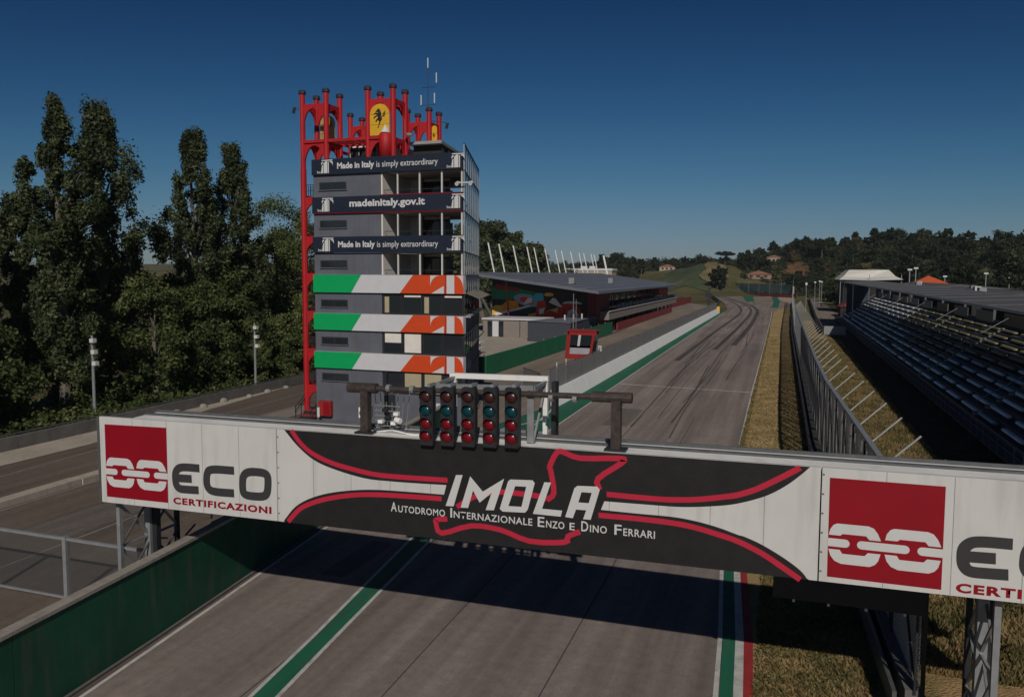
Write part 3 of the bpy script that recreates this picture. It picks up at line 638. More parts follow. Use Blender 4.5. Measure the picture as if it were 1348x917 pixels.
sl['label'] = names5[0]; sl['group'] = 'start lights hung in a row over the track'
for k in range(1, 5): copy_thing(sl, kids, (-9.81 + .668 * k, 20.95, 8.1 + .03 * k), names5[k])

# ---- camera / sensor cluster on the gantry
cr = thing('sensor_rack', 'wiry cluster of cameras and aerials on the gantry left of the start lights', 'sensor rack', (-11.6, 22, 8))
for k in range(7):
    xx = -12.0 + k * .16; build('aerial', MB().beam((xx, 21.9, 8.15), (xx + (k - 3) * .05, 21.9, 9.35 - .1 * (k % 3)), .018), M_galv, cr)
build('mast', MB().beam((-11.75, 21.95, 8.0), (-11.75, 21.95, 9.9), .1), M_darkst, cr)
for k in range(5): build('rack_bar', MB().beam((-12.1, 21.85, 8.2 + .16 * k), (-11.2, 21.85, 8.2 + .16 * k), .03), M_galv, cr)
for k, (xx, zz) in enumerate(((-11.85, 8.35), (-11.6, 8.5), (-11.4, 8.32), (-11.7, 8.72), (-11.3, 8.62))): build('sensor_box', MB().box((xx - .08, 21.7, zz - .05), (xx + .08, 21.85, zz + .05)), M_darkst if k % 2 else M_wtop, cr)
build('camera_box', MB().box((-12.55, 21.6, 8.45), (-12.2, 21.9, 8.78)), M_wtop, cr)
build('camera_lens', MB().tube((-12.38, 21.6, 8.62), (-12.38, 21.5, 8.62), .1), M_galvd, cr)
build('dome_camera', MB().tube((-11.3, 21.7, 8.45), (-11.1, 21.65, 8.42), .09), M_wtop, cr)
cb = MB(); cp = smooth_line([(-12.2, 8.15), (-11.9, 8.05), (-11.3, 8.13), (-10.6, 8.04), (-10.1, 8.12)], 4)
for a, b in zip(cp, cp[1:]): cb.beam((a[0], 21.5, a[1] + .02), (b[0], 21.5, b[1] + .02), .03)
build('cable', cb, M_wtop, cr)

# ================================================================== CONTROL TOWER
tw = thing('control_tower', 'grey race control tower with red corner turrets and navy and tricolour bands', 'tower', (-31, 65, 0))
TX0, TX1, TY = -37.95, -24.15, 58.2
Bx, By = -28.9, 73.5
sdx, sdy = (Bx - TX1) / 16.02, (By - TY) / 16.02; snx, sny = sdy, -sdx
def sp(s, o=0.0): return (TX1 + sdx * s + snx * o, TY + sdy * s + sny * o)
RX = -31.5     # left edge of the glazed / open half
foot = [(TX0, TY), (TX1, TY), (Bx, By), (TX0, By)]
def inset(o): return [(TX0 + o, TY + o), (TX1 - o * 1.2, TY + o), (Bx - o, By - o), (TX0 + o, By - o)]
# left solid half, one piece per storey
zs = [(21.3, 19.43), (18.1, 16.1), (14.74, 12.9), (11.4, 9.6), (8.2, 6.3), (4.9, 0.0)]
for za, zb_ in zs:
    w_ = build('wall', MB().prism([(TX0, TY), (RX, TY), (RX, By - .3), (TX0, By - .3)], zb_, za), M_tgrey, tw)
    if za > 5: wz = za - 0.62
    else: wz = 4.45
    rc = build('slot_window', MB().box((-37.35, TY - .03, wz - .62), (-34.75, TY + .02, wz)), M_darkst, w_)
    for a, b in ((-37.22, -36.15), (-36.0, -34.88)): build('pane', MB().box((a, TY - .045, wz - .52), (b, TY - .032, wz - .1)), M_glass, w_)
    for xj in (-36.4, -34.0, -32.7): build('wall_joint', MB().box((xj, TY - .006, zb_ + .05), (xj + .025, TY + .01, za - .05)), M_darkst if xj < -36.5 else M_galvd, w_)
    build('sill', MB().box((-37.42, TY - .12, wz - .70), (-34.68, TY, wz - .63)), M_tgrey, w_)
# slabs under banners
def slab_z(z0, z1): build('floor_slab', MB().prism(inset(0.04), z0, z1), M_slabc, tw)
for z0, z1 in ((21.6, 22.0), (18.45, 18.8), (15.1, 15.45), (11.75, 12.1), (8.55, 8.9), (5.25, 5.6), (0.02, .12)): slab_z(z0, z1)
# banners
def banner(z0, z1, kind):
    m = M_navy if kind != 'flag' else M_fwhite
    x1 = TX1 + (.0 if kind != 'flag' else .12)
    b = build('banner' if kind != 'flag' else 'flag_band', MB().box((TX0 - .02, TY - .22, z0), (x1, TY + .25, z1)), m, tw)
    y = TY - .226
    if kind == 'flag':
        h = z1 - z0
        gp = MB().prism_xz([(TX0 - .02, z0), (-34.28, z0), (-33.3, z1), (TX0 - .02, z1)], y - .008, y + .002); build('green_print', gp, M_fgreen, b)
        build('red_print', MB().prism_xz([(-29.72, z0), (x1, z0), (x1, z1), (-28.5, z1)], y - .008, y + .002), M_forange, b)
        yy = y - .016
        q = MB(); xa = -26.95; xb = -26.05
        arc = [(xb - (xb - xa) * math.sin(t), z0 + h * .38 + h * .6 * math.cos(t)) for t in [math.pi / 2 * k / 8 for k in range(9)]]
        q.add([(xa, yy, z1 - .03)] + [(x, yy, z) for x, z in arc] , [tuple(range(10))])
        q.add([(-26.85, yy, z0 + .02), (-25.75, yy, z0 + .02), (-25.75, yy, z0 + h * .42)], [(0, 1, 2)])
        q.add([(-25.5, yy, z0 + .01), (-24.95 + .12, yy, z0 + .01), (-24.95 + .12, yy, z1 - .01), (-25.5, yy, z1 - .01)], [(0, 1, 2, 3)])
        cx_, r = -24.78, .72
        arc = [(cx_ + r * math.sin(t), z0 + h * .25 + h * .72 * math.cos(t)) for t in [math.pi / 2 * k / 8 for k in range(9)]]
        q.add([(x1 - .02, yy, z1 - .03)] + [(x, yy, z) for x, z in arc[::-1]], [tuple(range(10))])
        build('white_print', q, M_fwhite, b)
        build('seam', MB().box((-25.62, yy - .01, z0), (-25.58, yy, z1)), M_darkst, b)
    else:
        for x0 in (-37.4, -25.45):
            s_ = (z1 - z0) / 1.25; zz = z0 + .12
            q = MB(); yy = y
            q.add([(x0 + .62, yy, zz), (x0 + .98, yy, zz), (x0 + .98, yy, zz + .95 * s_), (x0 + .8, yy, zz + .95 * s_), (x0 + .62, yy, zz + .8 * s_)], [(0, 1, 2, 3, 4)])
            q.add([(x0 + 1.03, yy, zz), (x0 + 1.12, yy, zz), (x0 + 1.12, yy, zz + .9 * s_), (x0 + 1.03, yy, zz + .9 * s_)], [(0, 1, 2, 3)])
            q.add([(x0 + .46, yy, zz + .98 * s_), (x0 + 1.46, yy, zz + .98 * s_), (x0 + 1.5, yy, zz + 1.06 * s_), (x0 + .42, yy, zz + 1.06 * s_)], [(0, 1, 2, 3)])
            q.add([(x0 + 1.15, yy, zz + .92 * s_), (x0 + 1.4, yy, zz + .8 * s_), (x0 + 1.52, yy, zz + .6 * s_), (x0 + 1.5, yy, zz + .88 * s_), (x0 + 1.4, yy, zz + .95 * s_)], [(0, 1, 2, 3, 4)])
            q.add([(x0 + .36, yy, zz), (x0 + .56, yy, zz), (x0 + .56, yy, zz + .68 * s_), (x0 + .46, yy, zz + .6 * s_)], [(0, 1, 2, 3)])
            q.add([(x0 + .4, yy, zz + .66 * s_), (x0 + .6, yy, zz + .86 * s_), (x0 + .5, yy, zz + .93 * s_), (x0 + .38, yy, zz + .8 * s_)], [(0, 1, 2, 3)])
            build('white_symbol', q, M_print, b)
            text('lettering', 'be', x0 - .02, x0 + .32, zz, zz + .22, yy, M_print, b, 0, .01)
        if kind == 'slogan':
            text('lettering', 'Made in Italy', -35.48, -31.98, z0 + .28, z0 + .95, y, M_print, b, 0.002, 0.035)
            text('lettering', 'is simply extraordinary', -31.78, -26.25, z0 + .28, z0 + .92, y, M_print, b, 0.002, 0.006)
        else: text('lettering', 'madeinitaly.gov.it', -34.35, -27.4, z0 + .28, z0 + 1.06, y, M_print, b, 0.002, 0.035)
    return b
banner(21.3, 22.6, 'slogan'); banner(18.1, 19.43, 'site'); banner(14.76, 16.1, 'slogan')
for z0, z1 in ((11.4, 12.9), (8.2, 9.62), (4.92, 6.33)): banner(z0, z1, 'flag')
for z in (19.44, 18.04): build('red_trim', MB().box((RX if z > 19 else TX0, TY - .2, z), (TX1, TY + .1, z + .06)), M_dred, tw)
# open upper storeys (loggias)
for z0, z1 in ((19.5, 21.3), (16.12, 18.0), (12.92, 14.74)):
    build('loggia_wall', MB().box((RX + .01, TY + .02, z0), (RX + .15, TY + 5.5, z1)), M_cream, tw)
    build('loggia_back', MB().prism([(RX + .16, TY + 5.2), (-27.6, TY + 5.2), (-27.6, TY + 5.4), (RX + .16, TY + 5.4)], z0 - .4, z1), M_cream, tw)
    build('loggia_floor', MB().prism([(RX + .16, TY + .3), (TX1 - .35, TY + .3), (sp(5.2)[0] - .2, TY + 5.1), (RX + .16, TY + 5.1)], z0 - .5, z0 - .35), M_int, tw)
    build('loggia_ceiling', MB().prism([(RX + .16, TY + .3), (TX1 - .35, TY + .3), (sp(5.2)[0] - .2, TY + 5.1), (RX + .16, TY + 5.1)], z1 + .02, z1 + .12), M_cream, tw)
    dr = build('loggia_door', MB().box((-30.2, TY + 5.12, z0), (-27.6, TY + 5.18, z1 - .25)), M_darkst, tw)
    for q in range(3): build('pane', MB().box((-30.1 + q * .85, TY + 5.08, z0 + .1), (-29.35 + q * .85, TY + 5.11, z1 - .4)), M_glass, dr)
    for x in (-29.98, -27.99, -26.02, -24.28): build('loggia_post', MB().box((x - .06, TY + .02, z0), (x + .06, TY + .14, z1)), M_white, tw)
    build('handrail', MB().box((RX + .2, TY + .16, z0 + .35), (TX1, TY + .2, z0 + .4)), M_darkst, tw)
# glazed lower storeys
rngt = random.Random(3)
for (z0, z1), kinds in (((9.62, 11.4), ('strip', 'dark', 'strip', 'sky')), ((6.33, 8.2), ('half', 'full', 'dark', 'grey')), ((3.0, 4.92), ('dark', 'full', 'full', 'dark'))):
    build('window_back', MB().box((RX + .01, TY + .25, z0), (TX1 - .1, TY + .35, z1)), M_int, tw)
    for k in range(4):
        xa = RX + .12 + k * 1.82; xb = xa + 1.78
        wf = MB(); t = .1
        wf.box((xa, TY - .02, z0), (xa + t, TY + .12, z1)).box((xb - t, TY - .02, z0), (xb, TY + .12, z1)).box((xa + t, TY - .02, z0), (xb - t, TY + .12, z0 + .14)).box((xa + t, TY - .02, z1 - .14), (xb - t, TY + .12, z1))
        fw = build('window', wf, M_darkst, tw)
        build('pane', MB().box((xa + t, TY + .03, z0 + .14), (xb - t, TY + .05, z1 - .14)), M_glass, fw)
        kd = kinds[k]; e = TY + .01
        if kd == 'strip': build('blind', MB().box((xa + .14, e, z0 + .16), (xa + .55, e + .015, z1 - .3)), M_blind, fw)
        if kd == 'full': build('blind', MB().box((xa + .14, e, z0 + .16), (xb - .14, e + .015, z1 - .16)), M_blind if z0 < 4 else M_cream, fw)
        if kd == 'half': build('blind', MB().box((xa + .14, e, z0 + .95), (xb - .14, e + .015, z1 - .16)), M_cream, fw)
        if kd in ('sky', 'dark') and z0 > 9: build('blind', MB().box((xa + .14, e, z1 - .32), (xb - .14, e + .015, z1 - .18)), M_cream, fw)
build('wall', MB().prism([(RX, TY), (TX1, TY), (Bx, By), (RX, By)], 0.12, 3.0), M_tgrey, tw)
build('notice', MB().box((-26.55, TY - .05, 1.75), (-26.1, TY - .01, 2.4)), M_fwhite, tw)
dd = build('door', MB().box((-31.2, TY - .04, .15), (-30.3, TY - .005, 2.9)), M_darkst, tw); build('handle', MB().box((-30.45, TY - .09, 1.3), (-30.4, TY - .042, 1.5)), M_galv, dd)
# inner cores of the lower floors
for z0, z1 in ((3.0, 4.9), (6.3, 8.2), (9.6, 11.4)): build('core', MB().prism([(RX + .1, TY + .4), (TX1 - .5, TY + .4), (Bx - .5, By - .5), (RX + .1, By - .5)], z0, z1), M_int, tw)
# right-hand side, floor by floor: panels with mullions
def side(s0, s1, z0, z1, m, o=.0, t=.06, name='side_panel', par=None):
    a = sp(s0, o); b = sp(s1, o); c = sp(s1, o + t); d = sp(s0, o + t); return build(name, MB().prism([a, b, c, d], z0, z1), m, par or tw)
for z0, z1, kind in ((21.25, 23.3, 'g'), (18.05, 21.2, 'g'), (14.8, 18.0, 'g'), (12.9, 14.75, 'g'), (11.4, 12.88, 'g'), (8.2, 9.6, 'p'), (4.9, 6.3, 'p'), (9.65, 11.35, 'w'), (6.35, 8.15, 'w'), (0.1, 4.85, 'p')):
    for k in range(8):
        m = {'g': M_sglass, 'p': M_tgrey, 'w': M_glass}[kind]
        pn = side(k * 2 + .03, k * 2 + 1.97, z0 + .04, z1 - .04, m, .02)
    side(0, 16, z1 - .04, z1 + .05, M_darkst, .0, .12, 'side_rail')
    for k in range(9): side(k * 2 - .04 if k else 0, k * 2 + .04, z0, z1 - .05, M_galv if kind == 'g' else M_darkst, .03, .08, 'mullion')
side(6.5, 15.8, 12.8, 21.3, M_tgrey, -4.2, .1, 'inner_wall')
# awnings, balcony and gear on the side
for s0 in (1.0, 4.5, 8, 11.5):
    a = sp(s0, .1); b = sp(s0 + 3, .1); c = sp(s0 + 3, 1.3); d = sp(s0, 1.3)
    build('awning', MB().add([(*a, 11.5), (*b, 11.5), (*c, 11.0), (*d, 11.0), (*a, 11.45), (*b, 11.45), (*c, 10.95), (*d, 10.95)], [(0, 1, 2, 3), (7, 6, 5, 4), (0, 4, 5, 1), (1, 5, 6, 2), (2, 6, 7, 3), (3, 7, 4, 0)]), M_tan, tw)
side(0, 16, 9.5, 9.62, M_slabc, .1, .5, 'balcony_slab'); side(0, 16, 7.2, 7.28, M_galv, .6, .06, 'balcony_rail')
# camera arm at the top corner
ca = build('camera_arm', MB().beam((-24.4, 57.75, 20.2), (-23.2, 57.95, 20.2), .08).beam((-24.3, 58.0, 20.2), (-24.3, 57.7, 20.2), .08), M_print, tw)
for x in (-24.4, -23.25): build('camera_head', MB().tube((x, 57.75, 20.15), (x, 57.45, 20.05), .16), M_print, ca)
# roof, penthouse, roof deck
build('roof', MB().prism(inset(.2), 22.0, 22.4), M_slabc, tw)
ph = build('penthouse', MB().prism([(-36.5, 61.8), (-32.0, 61.8), (-32.0, 71.5), (-36.5, 71.5)], 22.4, 24.2), M_cream, tw)
for k in range(5): build('pane', MB().box((-36.4 + k * .88, 61.72, 22.5), (-35.6 + k * .88, 61.78, 24.05)), M_glass, ph)
# red roof frame between the turrets
rf = MB(); rf.box((-39.5, 58.75, 24.15), (-30.6, 58.95, 24.4)).box((-39.5, 61.1, 24.15), (-30.6, 61.3, 24.4)).box((-39.3, 59, 24.15), (-39.1, 69, 24.4)).box((-31.0, 62.5, 24.15), (-30.8, 69, 24.4))
for k in range(9): rf.box((-37.0 + k * .62, 59.0, 24.2), (-36.8 + k * .62, 62.6, 24.32))
build('roof_frame', rf, M_red, tw)
# flat canopy at the right
build('canopy', MB().prism([(-30.45, 61.2), (-27.35, 61.2), (-28.9, 70.5), (-31.0, 70.5)], 23.96, 24.2), M_slabc, tw)
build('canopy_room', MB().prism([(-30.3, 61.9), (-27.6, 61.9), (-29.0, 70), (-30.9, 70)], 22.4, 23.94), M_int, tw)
for k in range(5): build('canopy_strut', MB().beam((-27.7 - .25 * k, 61.8 + 2 * k, 23.95), (-27.1 - .25 * k, 61.8 + 2 * k, 22.4), .1), M_darkst, tw)
# red drum in front of the second turret
drum = build('drum', MB().lathe((-31.35, 58.9, 22.5), [(0, 0), (.58, 0), (.58, 2.0), (.45, 2.1), (0, 2.12)], 20), M_red, tw, smooth=True)
build('drum_cap', MB().lathe((-31.35, 58.75, 24.62), [(.0, .75), (.1, .5), (.38, .05), (.4, 0)], 12), M_print, drum)
# ---- turrets
def arch_panel(mb, axis, c, a0, a1, zspring, ztop, rise, t=.16):
    """spandrel: rectangle a0..a1 x (zspring..ztop) minus an arch"""
    n = 12; mid = (a0 + a1) / 2; hw = (a1 - a0) / 2
    low = [(mid - hw * math.cos(math.pi * k / n), zspring + rise * math.sin(math.pi * k / n)) for k in range(n + 1)]
    hi = [(p[0], ztop) for p in low]
    for off in (-t / 2, t / 2):
        vs = [((p[0], c + off, p[1]) if axis == 'x' else (c + off, p[0], p[1])) for p in low + hi]
        mb.add(vs, [(i, i + 1, n + 2 + i, n + 1 + i) for i in range(n)])
    for pts in (low, hi):
        vs = [((p[0], c - t / 2, p[1]) if axis == 'x' else (c - t / 2, p[0], p[1])) for p in pts] + [((p[0], c + t / 2, p[1]) if axis == 'x' else (c + t / 2, p[0], p[1])) for p in pts]
        mb.add(vs, [(i, i + 1, n + 2 + i, n + 1 + i) for i in range(n)])
def turret(x0, y0, w_, d_, zbot, ztop, emblem=None, topz=27.45, midz=24.3):
    x1, y1_ = x0 + w_, y0 + d_; mb = MB(); r = .235
    for x, y in ((x0, y0), (x1, y0), (x0, y1_), (x1, y1_)): mb.tube((x, y, zbot), (x, y, ztop), r, n=10)
    for (zl, zu, rise) in ((topz - 1.65, topz, 1.32), (22.3, midz, 1.65)):
        arch_panel(mb, 'x', y0, x0 + .2, x1 - .2, zl, zu, rise); arch_panel(mb, 'x', y1_, x0 + .2, x1 - .2, zl, zu, rise)
        arch_panel(mb, 'y', x0, y0 + .2, y1_ - .2, zl, zu, rise); arch_panel(mb, 'y', x1, y0 + .2, y1_ - .2, zl, zu, rise)
    t = build('turret', mb, M_red, tw)
    for x, y in ((x0, y0), (x1, y0), (x0, y1_), (x1, y1_)): build('black_cap', MB().lathe((x, y, ztop), [(r + .02, -.04), (r + .09, 0), (r + .09, .2), (r, .32), (0, .34)], 10), M_redcap, t)
    return t, x1, y1_
def emblem(par, x0, x1, y, zb0, ztp, face=True, mx=None):
    mx = mx or M_yel
    n = 14; mid = (x0 + x1) / 2; hw = (x1 - x0) / 2; zs_ = ztp - hw
    pts = [(x0, zb0), (x1, zb0)] + [(mid + hw * math.cos(math.pi * k / n), zs_ + hw * .95 * math.sin(math.pi * k / n)) for k in range(n + 1)]
    e = build('emblem_panel', MB().prism_xz(pts, y, y + .05), mx, par)
    s = (x1 - x0) / 1.9; cxm = mid - .02; zc = zb0 + (ztp - zb0) * .55
    # rearing horse facing left, drawn as one black outline with legs and tail
    hb = [(-.30, .62), (-.18, .78), (-.02, .84), (.04, .74), (.12, .62), (.20, .44), (.22, .22), (.16, .04), (.30, -.04), (.26, -.22), (.10, -.42), (.02, -.66), (-.08, -.92), (-.22, -.92), (-.10, -.78), (-.06, -.58), (-.02, -.34), (-.16, -.22), (-.30, -.40), (-.42, -.38), (-.34, -.20), (-.18, -.04), (-.14, .14), (-.36, .06), (-.52, -.08), (-.60, .02), (-.44, .16), (-.22, .26), (-.40, .34), (-.56, .26), (-.58, .38), (-.36, .48), (-.16, .42), (-.10, .52), (-.20, .50), (-.42, .50)]
    mb = MB(); mb.add([(cxm + a * s * .95, y - .012, zc + b * s * .95) for a, b in hb], [tuple(range(len(hb)))])
    tl = ribbon([(.2, .06), (.36, .12), (.44, .36), (.56, .50), (.52, .22), (.44, .05)], .09 * s); L_, R_ = tl; n2 = len(L_)
    mb.add([(cxm + p.x * s, y - .014, zc + p.y * s) for p in L_] + [(cxm + p.x * s, y - .014, zc + p.y * s) for p in R_], [(i, i + 1, n2 + i + 1, n2 + i) for i in range(n2 - 1)])
    ho = build('horse_print', mb, M_black, par)
    for zl in (.33, .66): build('panel_joint', MB().box((x0, y - .006, zb0 + (ztp - zb0) * zl), (x1, y - .002, zb0 + (ztp - zb0) * zl + .025)), M_int, par)
t1, _, _ = turret(-39.42, 58.95, 2.35, 2.2, 22.0, 28.35)
t2, _, _ = turret(-33.05, 58.95, 2.35, 2.2, 21.9, 28.25)
t3, _, _ = turret(-39.3, 66.7, 2.3, 2.2, 22.0, 27.9, topz=26.95)
t4, _, _ = turret(-33.25, 66.7, 2.2, 2.2, 22.0, 27.9, topz=26.95)
emblem(t2, -32.78, -30.98, 58.78, 24.45, 27.05)
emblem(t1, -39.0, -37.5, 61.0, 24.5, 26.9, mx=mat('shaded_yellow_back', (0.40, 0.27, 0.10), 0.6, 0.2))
emblem(t4, -31.0 + .1, -30.96 + .6, 66.9, 24.5, 26.6)
build('dish', MB().lathe((-30.0, 60.5, 24.5), [(0, 0), (.3, .08), (.45, .25)], 12), M_print, t2)
# outer stair tower below the first turret
stc = MB()
for x, y in ((-39.42, 58.95), (-39.42, 61.15)): stc.tube((x, y, 0), (x, y, 22.0), .27, n=10)
for zf in (19.45, 16.1, 12.9, 9.6, 6.3, 2.9 + .2):
    arch_panel(stc, 'x', 58.95, -39.25, -36.6 - .0, zf - 1.55, zf + .05, 1.25)
    stc.box((-39.4, 58.85, zf - .05), (TX0, 59.05, zf + .12))
    stc.box((-39.5, 59, zf - .05), (-39.34, 61.2, zf + .3))
so = build('stair_tower_frame', stc, M_red, tw)
for zf in (19.57, 16.22, 13.02, 9.72, 6.42, 3.2):
    build('landing', MB().box((-39.3, 59.1, zf - .12), (TX0 - .02, 61.3, zf)), M_galvd, so)
    rl = MB()
    for k in range(6): rl.beam((-39.2 + k * .24, 58.95, zf), (-39.2 + k * .24, 58.95, zf + 1.05), .03)
    rl.beam((-39.3, 58.95, zf + 1.05), (TX0, 58.95, zf + 1.05), .05).beam((-39.3, 58.95, zf + .55), (TX0, 58.95, zf + .55), .03)
    for k in range(8): rl.beam((-39.4, 59.1 + k * .27, zf), (-39.4, 59.1 + k * .27, zf + 1.05), .03)
    build('railing', rl, M_darkst, so)
# small camera arms on the turrets
for a, b in (((-39.6, 58.9, 27.0), (-40.1, 58.8, 27.25)), ((-30.9, 66.7, 27.0), (-29.2, 66.7, 26.7))):
    c_ = build('camera_arm', MB().beam(a, b, .05), M_darkst, tw); build('camera_head', MB().tube(b, (b[0] - .15, b[1], b[2] - .5), .13), M_darkst, c_)
# antenna mast on the roof
an = thing('antenna_mast', 'thin radio mast with four white dipoles on the tower roof', 'antenna', (-31.3, 67.6, 24))
build('pole', MB().tube((-31.3, 67.0, 24.2), (-31.3, 67.0, 32.0), .05, .03, 8), M_darkst, an)
build('cross_arm', MB().beam((-31.9, 67.0, 30.1), (-30.55, 67.0, 30.1), .05), M_darkst, an)
build('cross_arm', MB().beam((-32.0, 67.0, 28.5), (-30.6, 67.0, 28.5), .04), M_darkst, an)
for x, z in ((-31.3, 32.0), (-30.45, 30.6), (-32.0, 28.7), (-30.65, 28.8)): build('dipole', MB().tube((x, 67.0, z - .15), (x, 67.0, z + .75), .055, n=6), M_print, an)
# entrance stair and red cabinet at the foot
st = thing('entrance_stair', 'short dark steel stair with handrail at the left foot of the tower', 'stair', (-40, 59, 0))
for k in range(7): build('step', MB().box((-39.4, 57.2 + k * .28, .18 * k), (-38.0, 57.5 + k * .28, .18 * k + .2)), M_brickred if k % 2 else M_darkst, st)
for x in (-39.5, -37.98 + .0):
    for k in range(3): build('baluster', MB().beam((x, 57.3 + k * .85, .5 * k), (x, 57.3 + k * .85, .5 * k + 1.15), .05), M_darkst, st)
    build('handrail', MB().beam((x, 57.2, 1.1), (x, 59.1, 2.25), .06), M_darkst, st)
build('handrail', MB().beam((-40.6, 58.9, 1.2), (-39.6, 58.9, 2.3), .06).beam((-40.6, 58.9, 0), (-40.6, 58.9, 1.2), .06).beam((-40.6, 58.9, .6), (-39.6, 58.9, 1.7), .04), M_darkst, st)
cbn = thing('red_cabinet', 'red fire cabinet against the grey wall at the foot of the tower', 'cabinet', (-36.95, 58.0, 0))
build('cabinet_body', MB().box((-37.55, 57.75, .75), (-36.3, 58.17, 2.05)), M_bred2, cbn, bevel=.03)
build('cabinet_door', MB().box((-37.0, 57.71, .85), (-36.4, 57.745, 1.95)), M_dred, cbn); build('white_canister', MB().tube((-37.4, 57.6, .7), (-37.4, 57.6, 1.5), .13), M_print, cbn)

# ================================================================== WALLS, FENCES
gw = thing('green_wall', 'tall dark green concrete wall between the service road and the track', 'wall', (-22, 35, 0))
ys = [2, 9.5, 15.6, 21.6, 28, 34.2, 40, 46, 52, 57.9]
for a, b in zip(ys, ys[1:]):
    xa, xb = (-20.98 if a >= 21.6 else -20.98 + (21.6 - a) * .09) - max(0, a - 21.6) * .106, (-20.98 if b >= 21.6 else -20.98 + (21.6 - b) * .09) - max(0, b - 21.6) * .106
    build('wall_panel', MB().wall((xa, a + .012), (xb, b - .012), 0, 2.78, .28), M_gwall, gw)
    build('coping', MB().wall((xa, a + .01), (xb, b - .01), 2.783, 2.9, .42), M_conc, gw)
    build('foot_kerb', MB().wall((xa + .22, a), (xb + .22, b), 0, .05, .12), M_concd, gw)
# second green wall behind the tower, by the pit lane
g2 = thing('green_wall', 'long bright green wall along the pit lane to the right of the tower', 'wall', (-36, 120, 0))
for k in range(12):
    ya = 92.6 + k * 6.6
    build('wall_panel', MB().wall((-35.4, ya + .02), (-35.4 - (.1 if k == 11 else 0), ya + 6.58), 0, 2.55, .25), mat('green_wall_paint', (0.008, 0.14, 0.062), 0.6, 0.1, 0.5), g2)
    build('post', MB().box((-35.62, ya - .05, 0), (-35.53, ya + .05, 2.8)), M_galv, g2)
build('end_panel', MB().wall((-35.6, 92.5), (-37.6, 92.5), 0, 2.55, .2), M_gwall, g2)
# pit wall with mesh fence
pw = thing('pit_wall', 'long white concrete pit wall with a grey mesh fence on top', 'wall', (-21, 74, 0))
def px_(y): return -21.15 if y < 80 else -21.0 + (y - 80) * .0026
mesh_pit = mesh_mat('pit_fence_mesh', (0.27, 0.27, 0.265), .32, .15, .42)
for k in range(33):
    ya = 74 + k * 6.1; yb = ya + 6.1
    xa_, xb_ = px_(ya), px_(yb); v_ = [(xa_ + .62, ya + .02, 0), (xb_ + .62, yb - .02, 0), (xb_ + .02, yb - .02, 1.55), (xa_ + .02, ya + .02, 1.55), (xa_ - .2, ya + .02, 0), (xb_ - .2, yb - .02, 0), (xb_ - .2, yb - .02, 1.55), (xa_ - .2, ya + .02, 1.55)]  # slope added to the track face so that it catches more sun
    build('wall_block', MB().add(v_, [(0, 1, 2, 3), (7, 6, 5, 4), (0, 4, 5, 1), (1, 5, 6, 2), (2, 6, 7, 3), (3, 7, 4, 0)]), mat('bright_white_wall_paint', (0.82, 0.82, 0.81), 0.6, 0.05, 0.5), pw)
    build('fence_mesh', MB().wall((px_(ya) - .25, ya + .04), (px_(yb) - .25, yb - .04), 1.3, 3.55, .03), mesh_pit, pw)
    build('fence_post', MB().box((px_(ya) - .33, ya - .05, .2), (px_(ya) - .23, ya + .05, 3.7)), M_galvd, pw)
build('top_wire', MB().beam((px_(74) - .28, 74, 3.62), (px_(275) - .28, 275, 3.62), .06), M_galvd, pw)
build('wall_base', MB().wall((px_(74) - .5, 74), (px_(275) - .5, 275), .0, 1.2, .3), M_concd, pw)
build('yellow_end_block', MB().box((-21.2, 275.2, 0), (-19.9, 278, 2.2)), M_yel, pw)
# low fence returning to the left at the near end of the pit wall
lf = thing('mesh_barrier', 'low mesh barrier at the near end of the white pit wall', 'barrier', (-22, 72, 0))
for k, (a, b) in enumerate((((-21.5, 73.6), (-24.5, 80)), ((-24.5, 80), (-27.5, 84)))):
    build('mesh_panel', MB().wall(a, b, .1, 2.4, .03), mesh_pit, lf); build('post', MB().box((a[0] - .05, a[1] - .05, 0), (a[0] + .05, a[1] + .05, 2.6)), M_galvd, lf)
    build('top_rail', MB().beam((*a, 2.45), (*b, 2.45), .06), M_galvd, lf)
for q, (x, y) in enumerate(((-23.6, 84), (-23.6, 88))): build('post', MB().box((x, y, 0), (x + .09, y + .09, 3.2)), M_print, lf)
# wall and fence on the far left of the service road
lw = thing('boundary_wall', 'low weathered concrete wall with guard rail along the far side of the service road under the poplars', 'wall', (-54, 40, 0))
for k in range(16):
    ya = -30 + k * 7.2; yb = ya + 7.2; X = lambda y: -53.25 - max(0, (y - 44)) * .012
    build('wall_block', MB().wall((X(ya), ya + .04), (X(yb), yb - .04), 0, .95, .35), M_concd, lw)
build('top_rail', MB().beam((-53.2, -30, 1.08), (-53.7, 85, 1.08), .1), M_galvd, lw)
wk = thing('white_kerb_wall', 'low white kerb wall between the two lanes at the lower left', 'kerb', (-40.8, 30, 0))
for k in range(12): build('kerb_block', MB().wall((-40.7, -30 + k * 6 + .03), (-40.8, -24 + k * 6 - .03), 0, .38, .9), M_pave, wk)
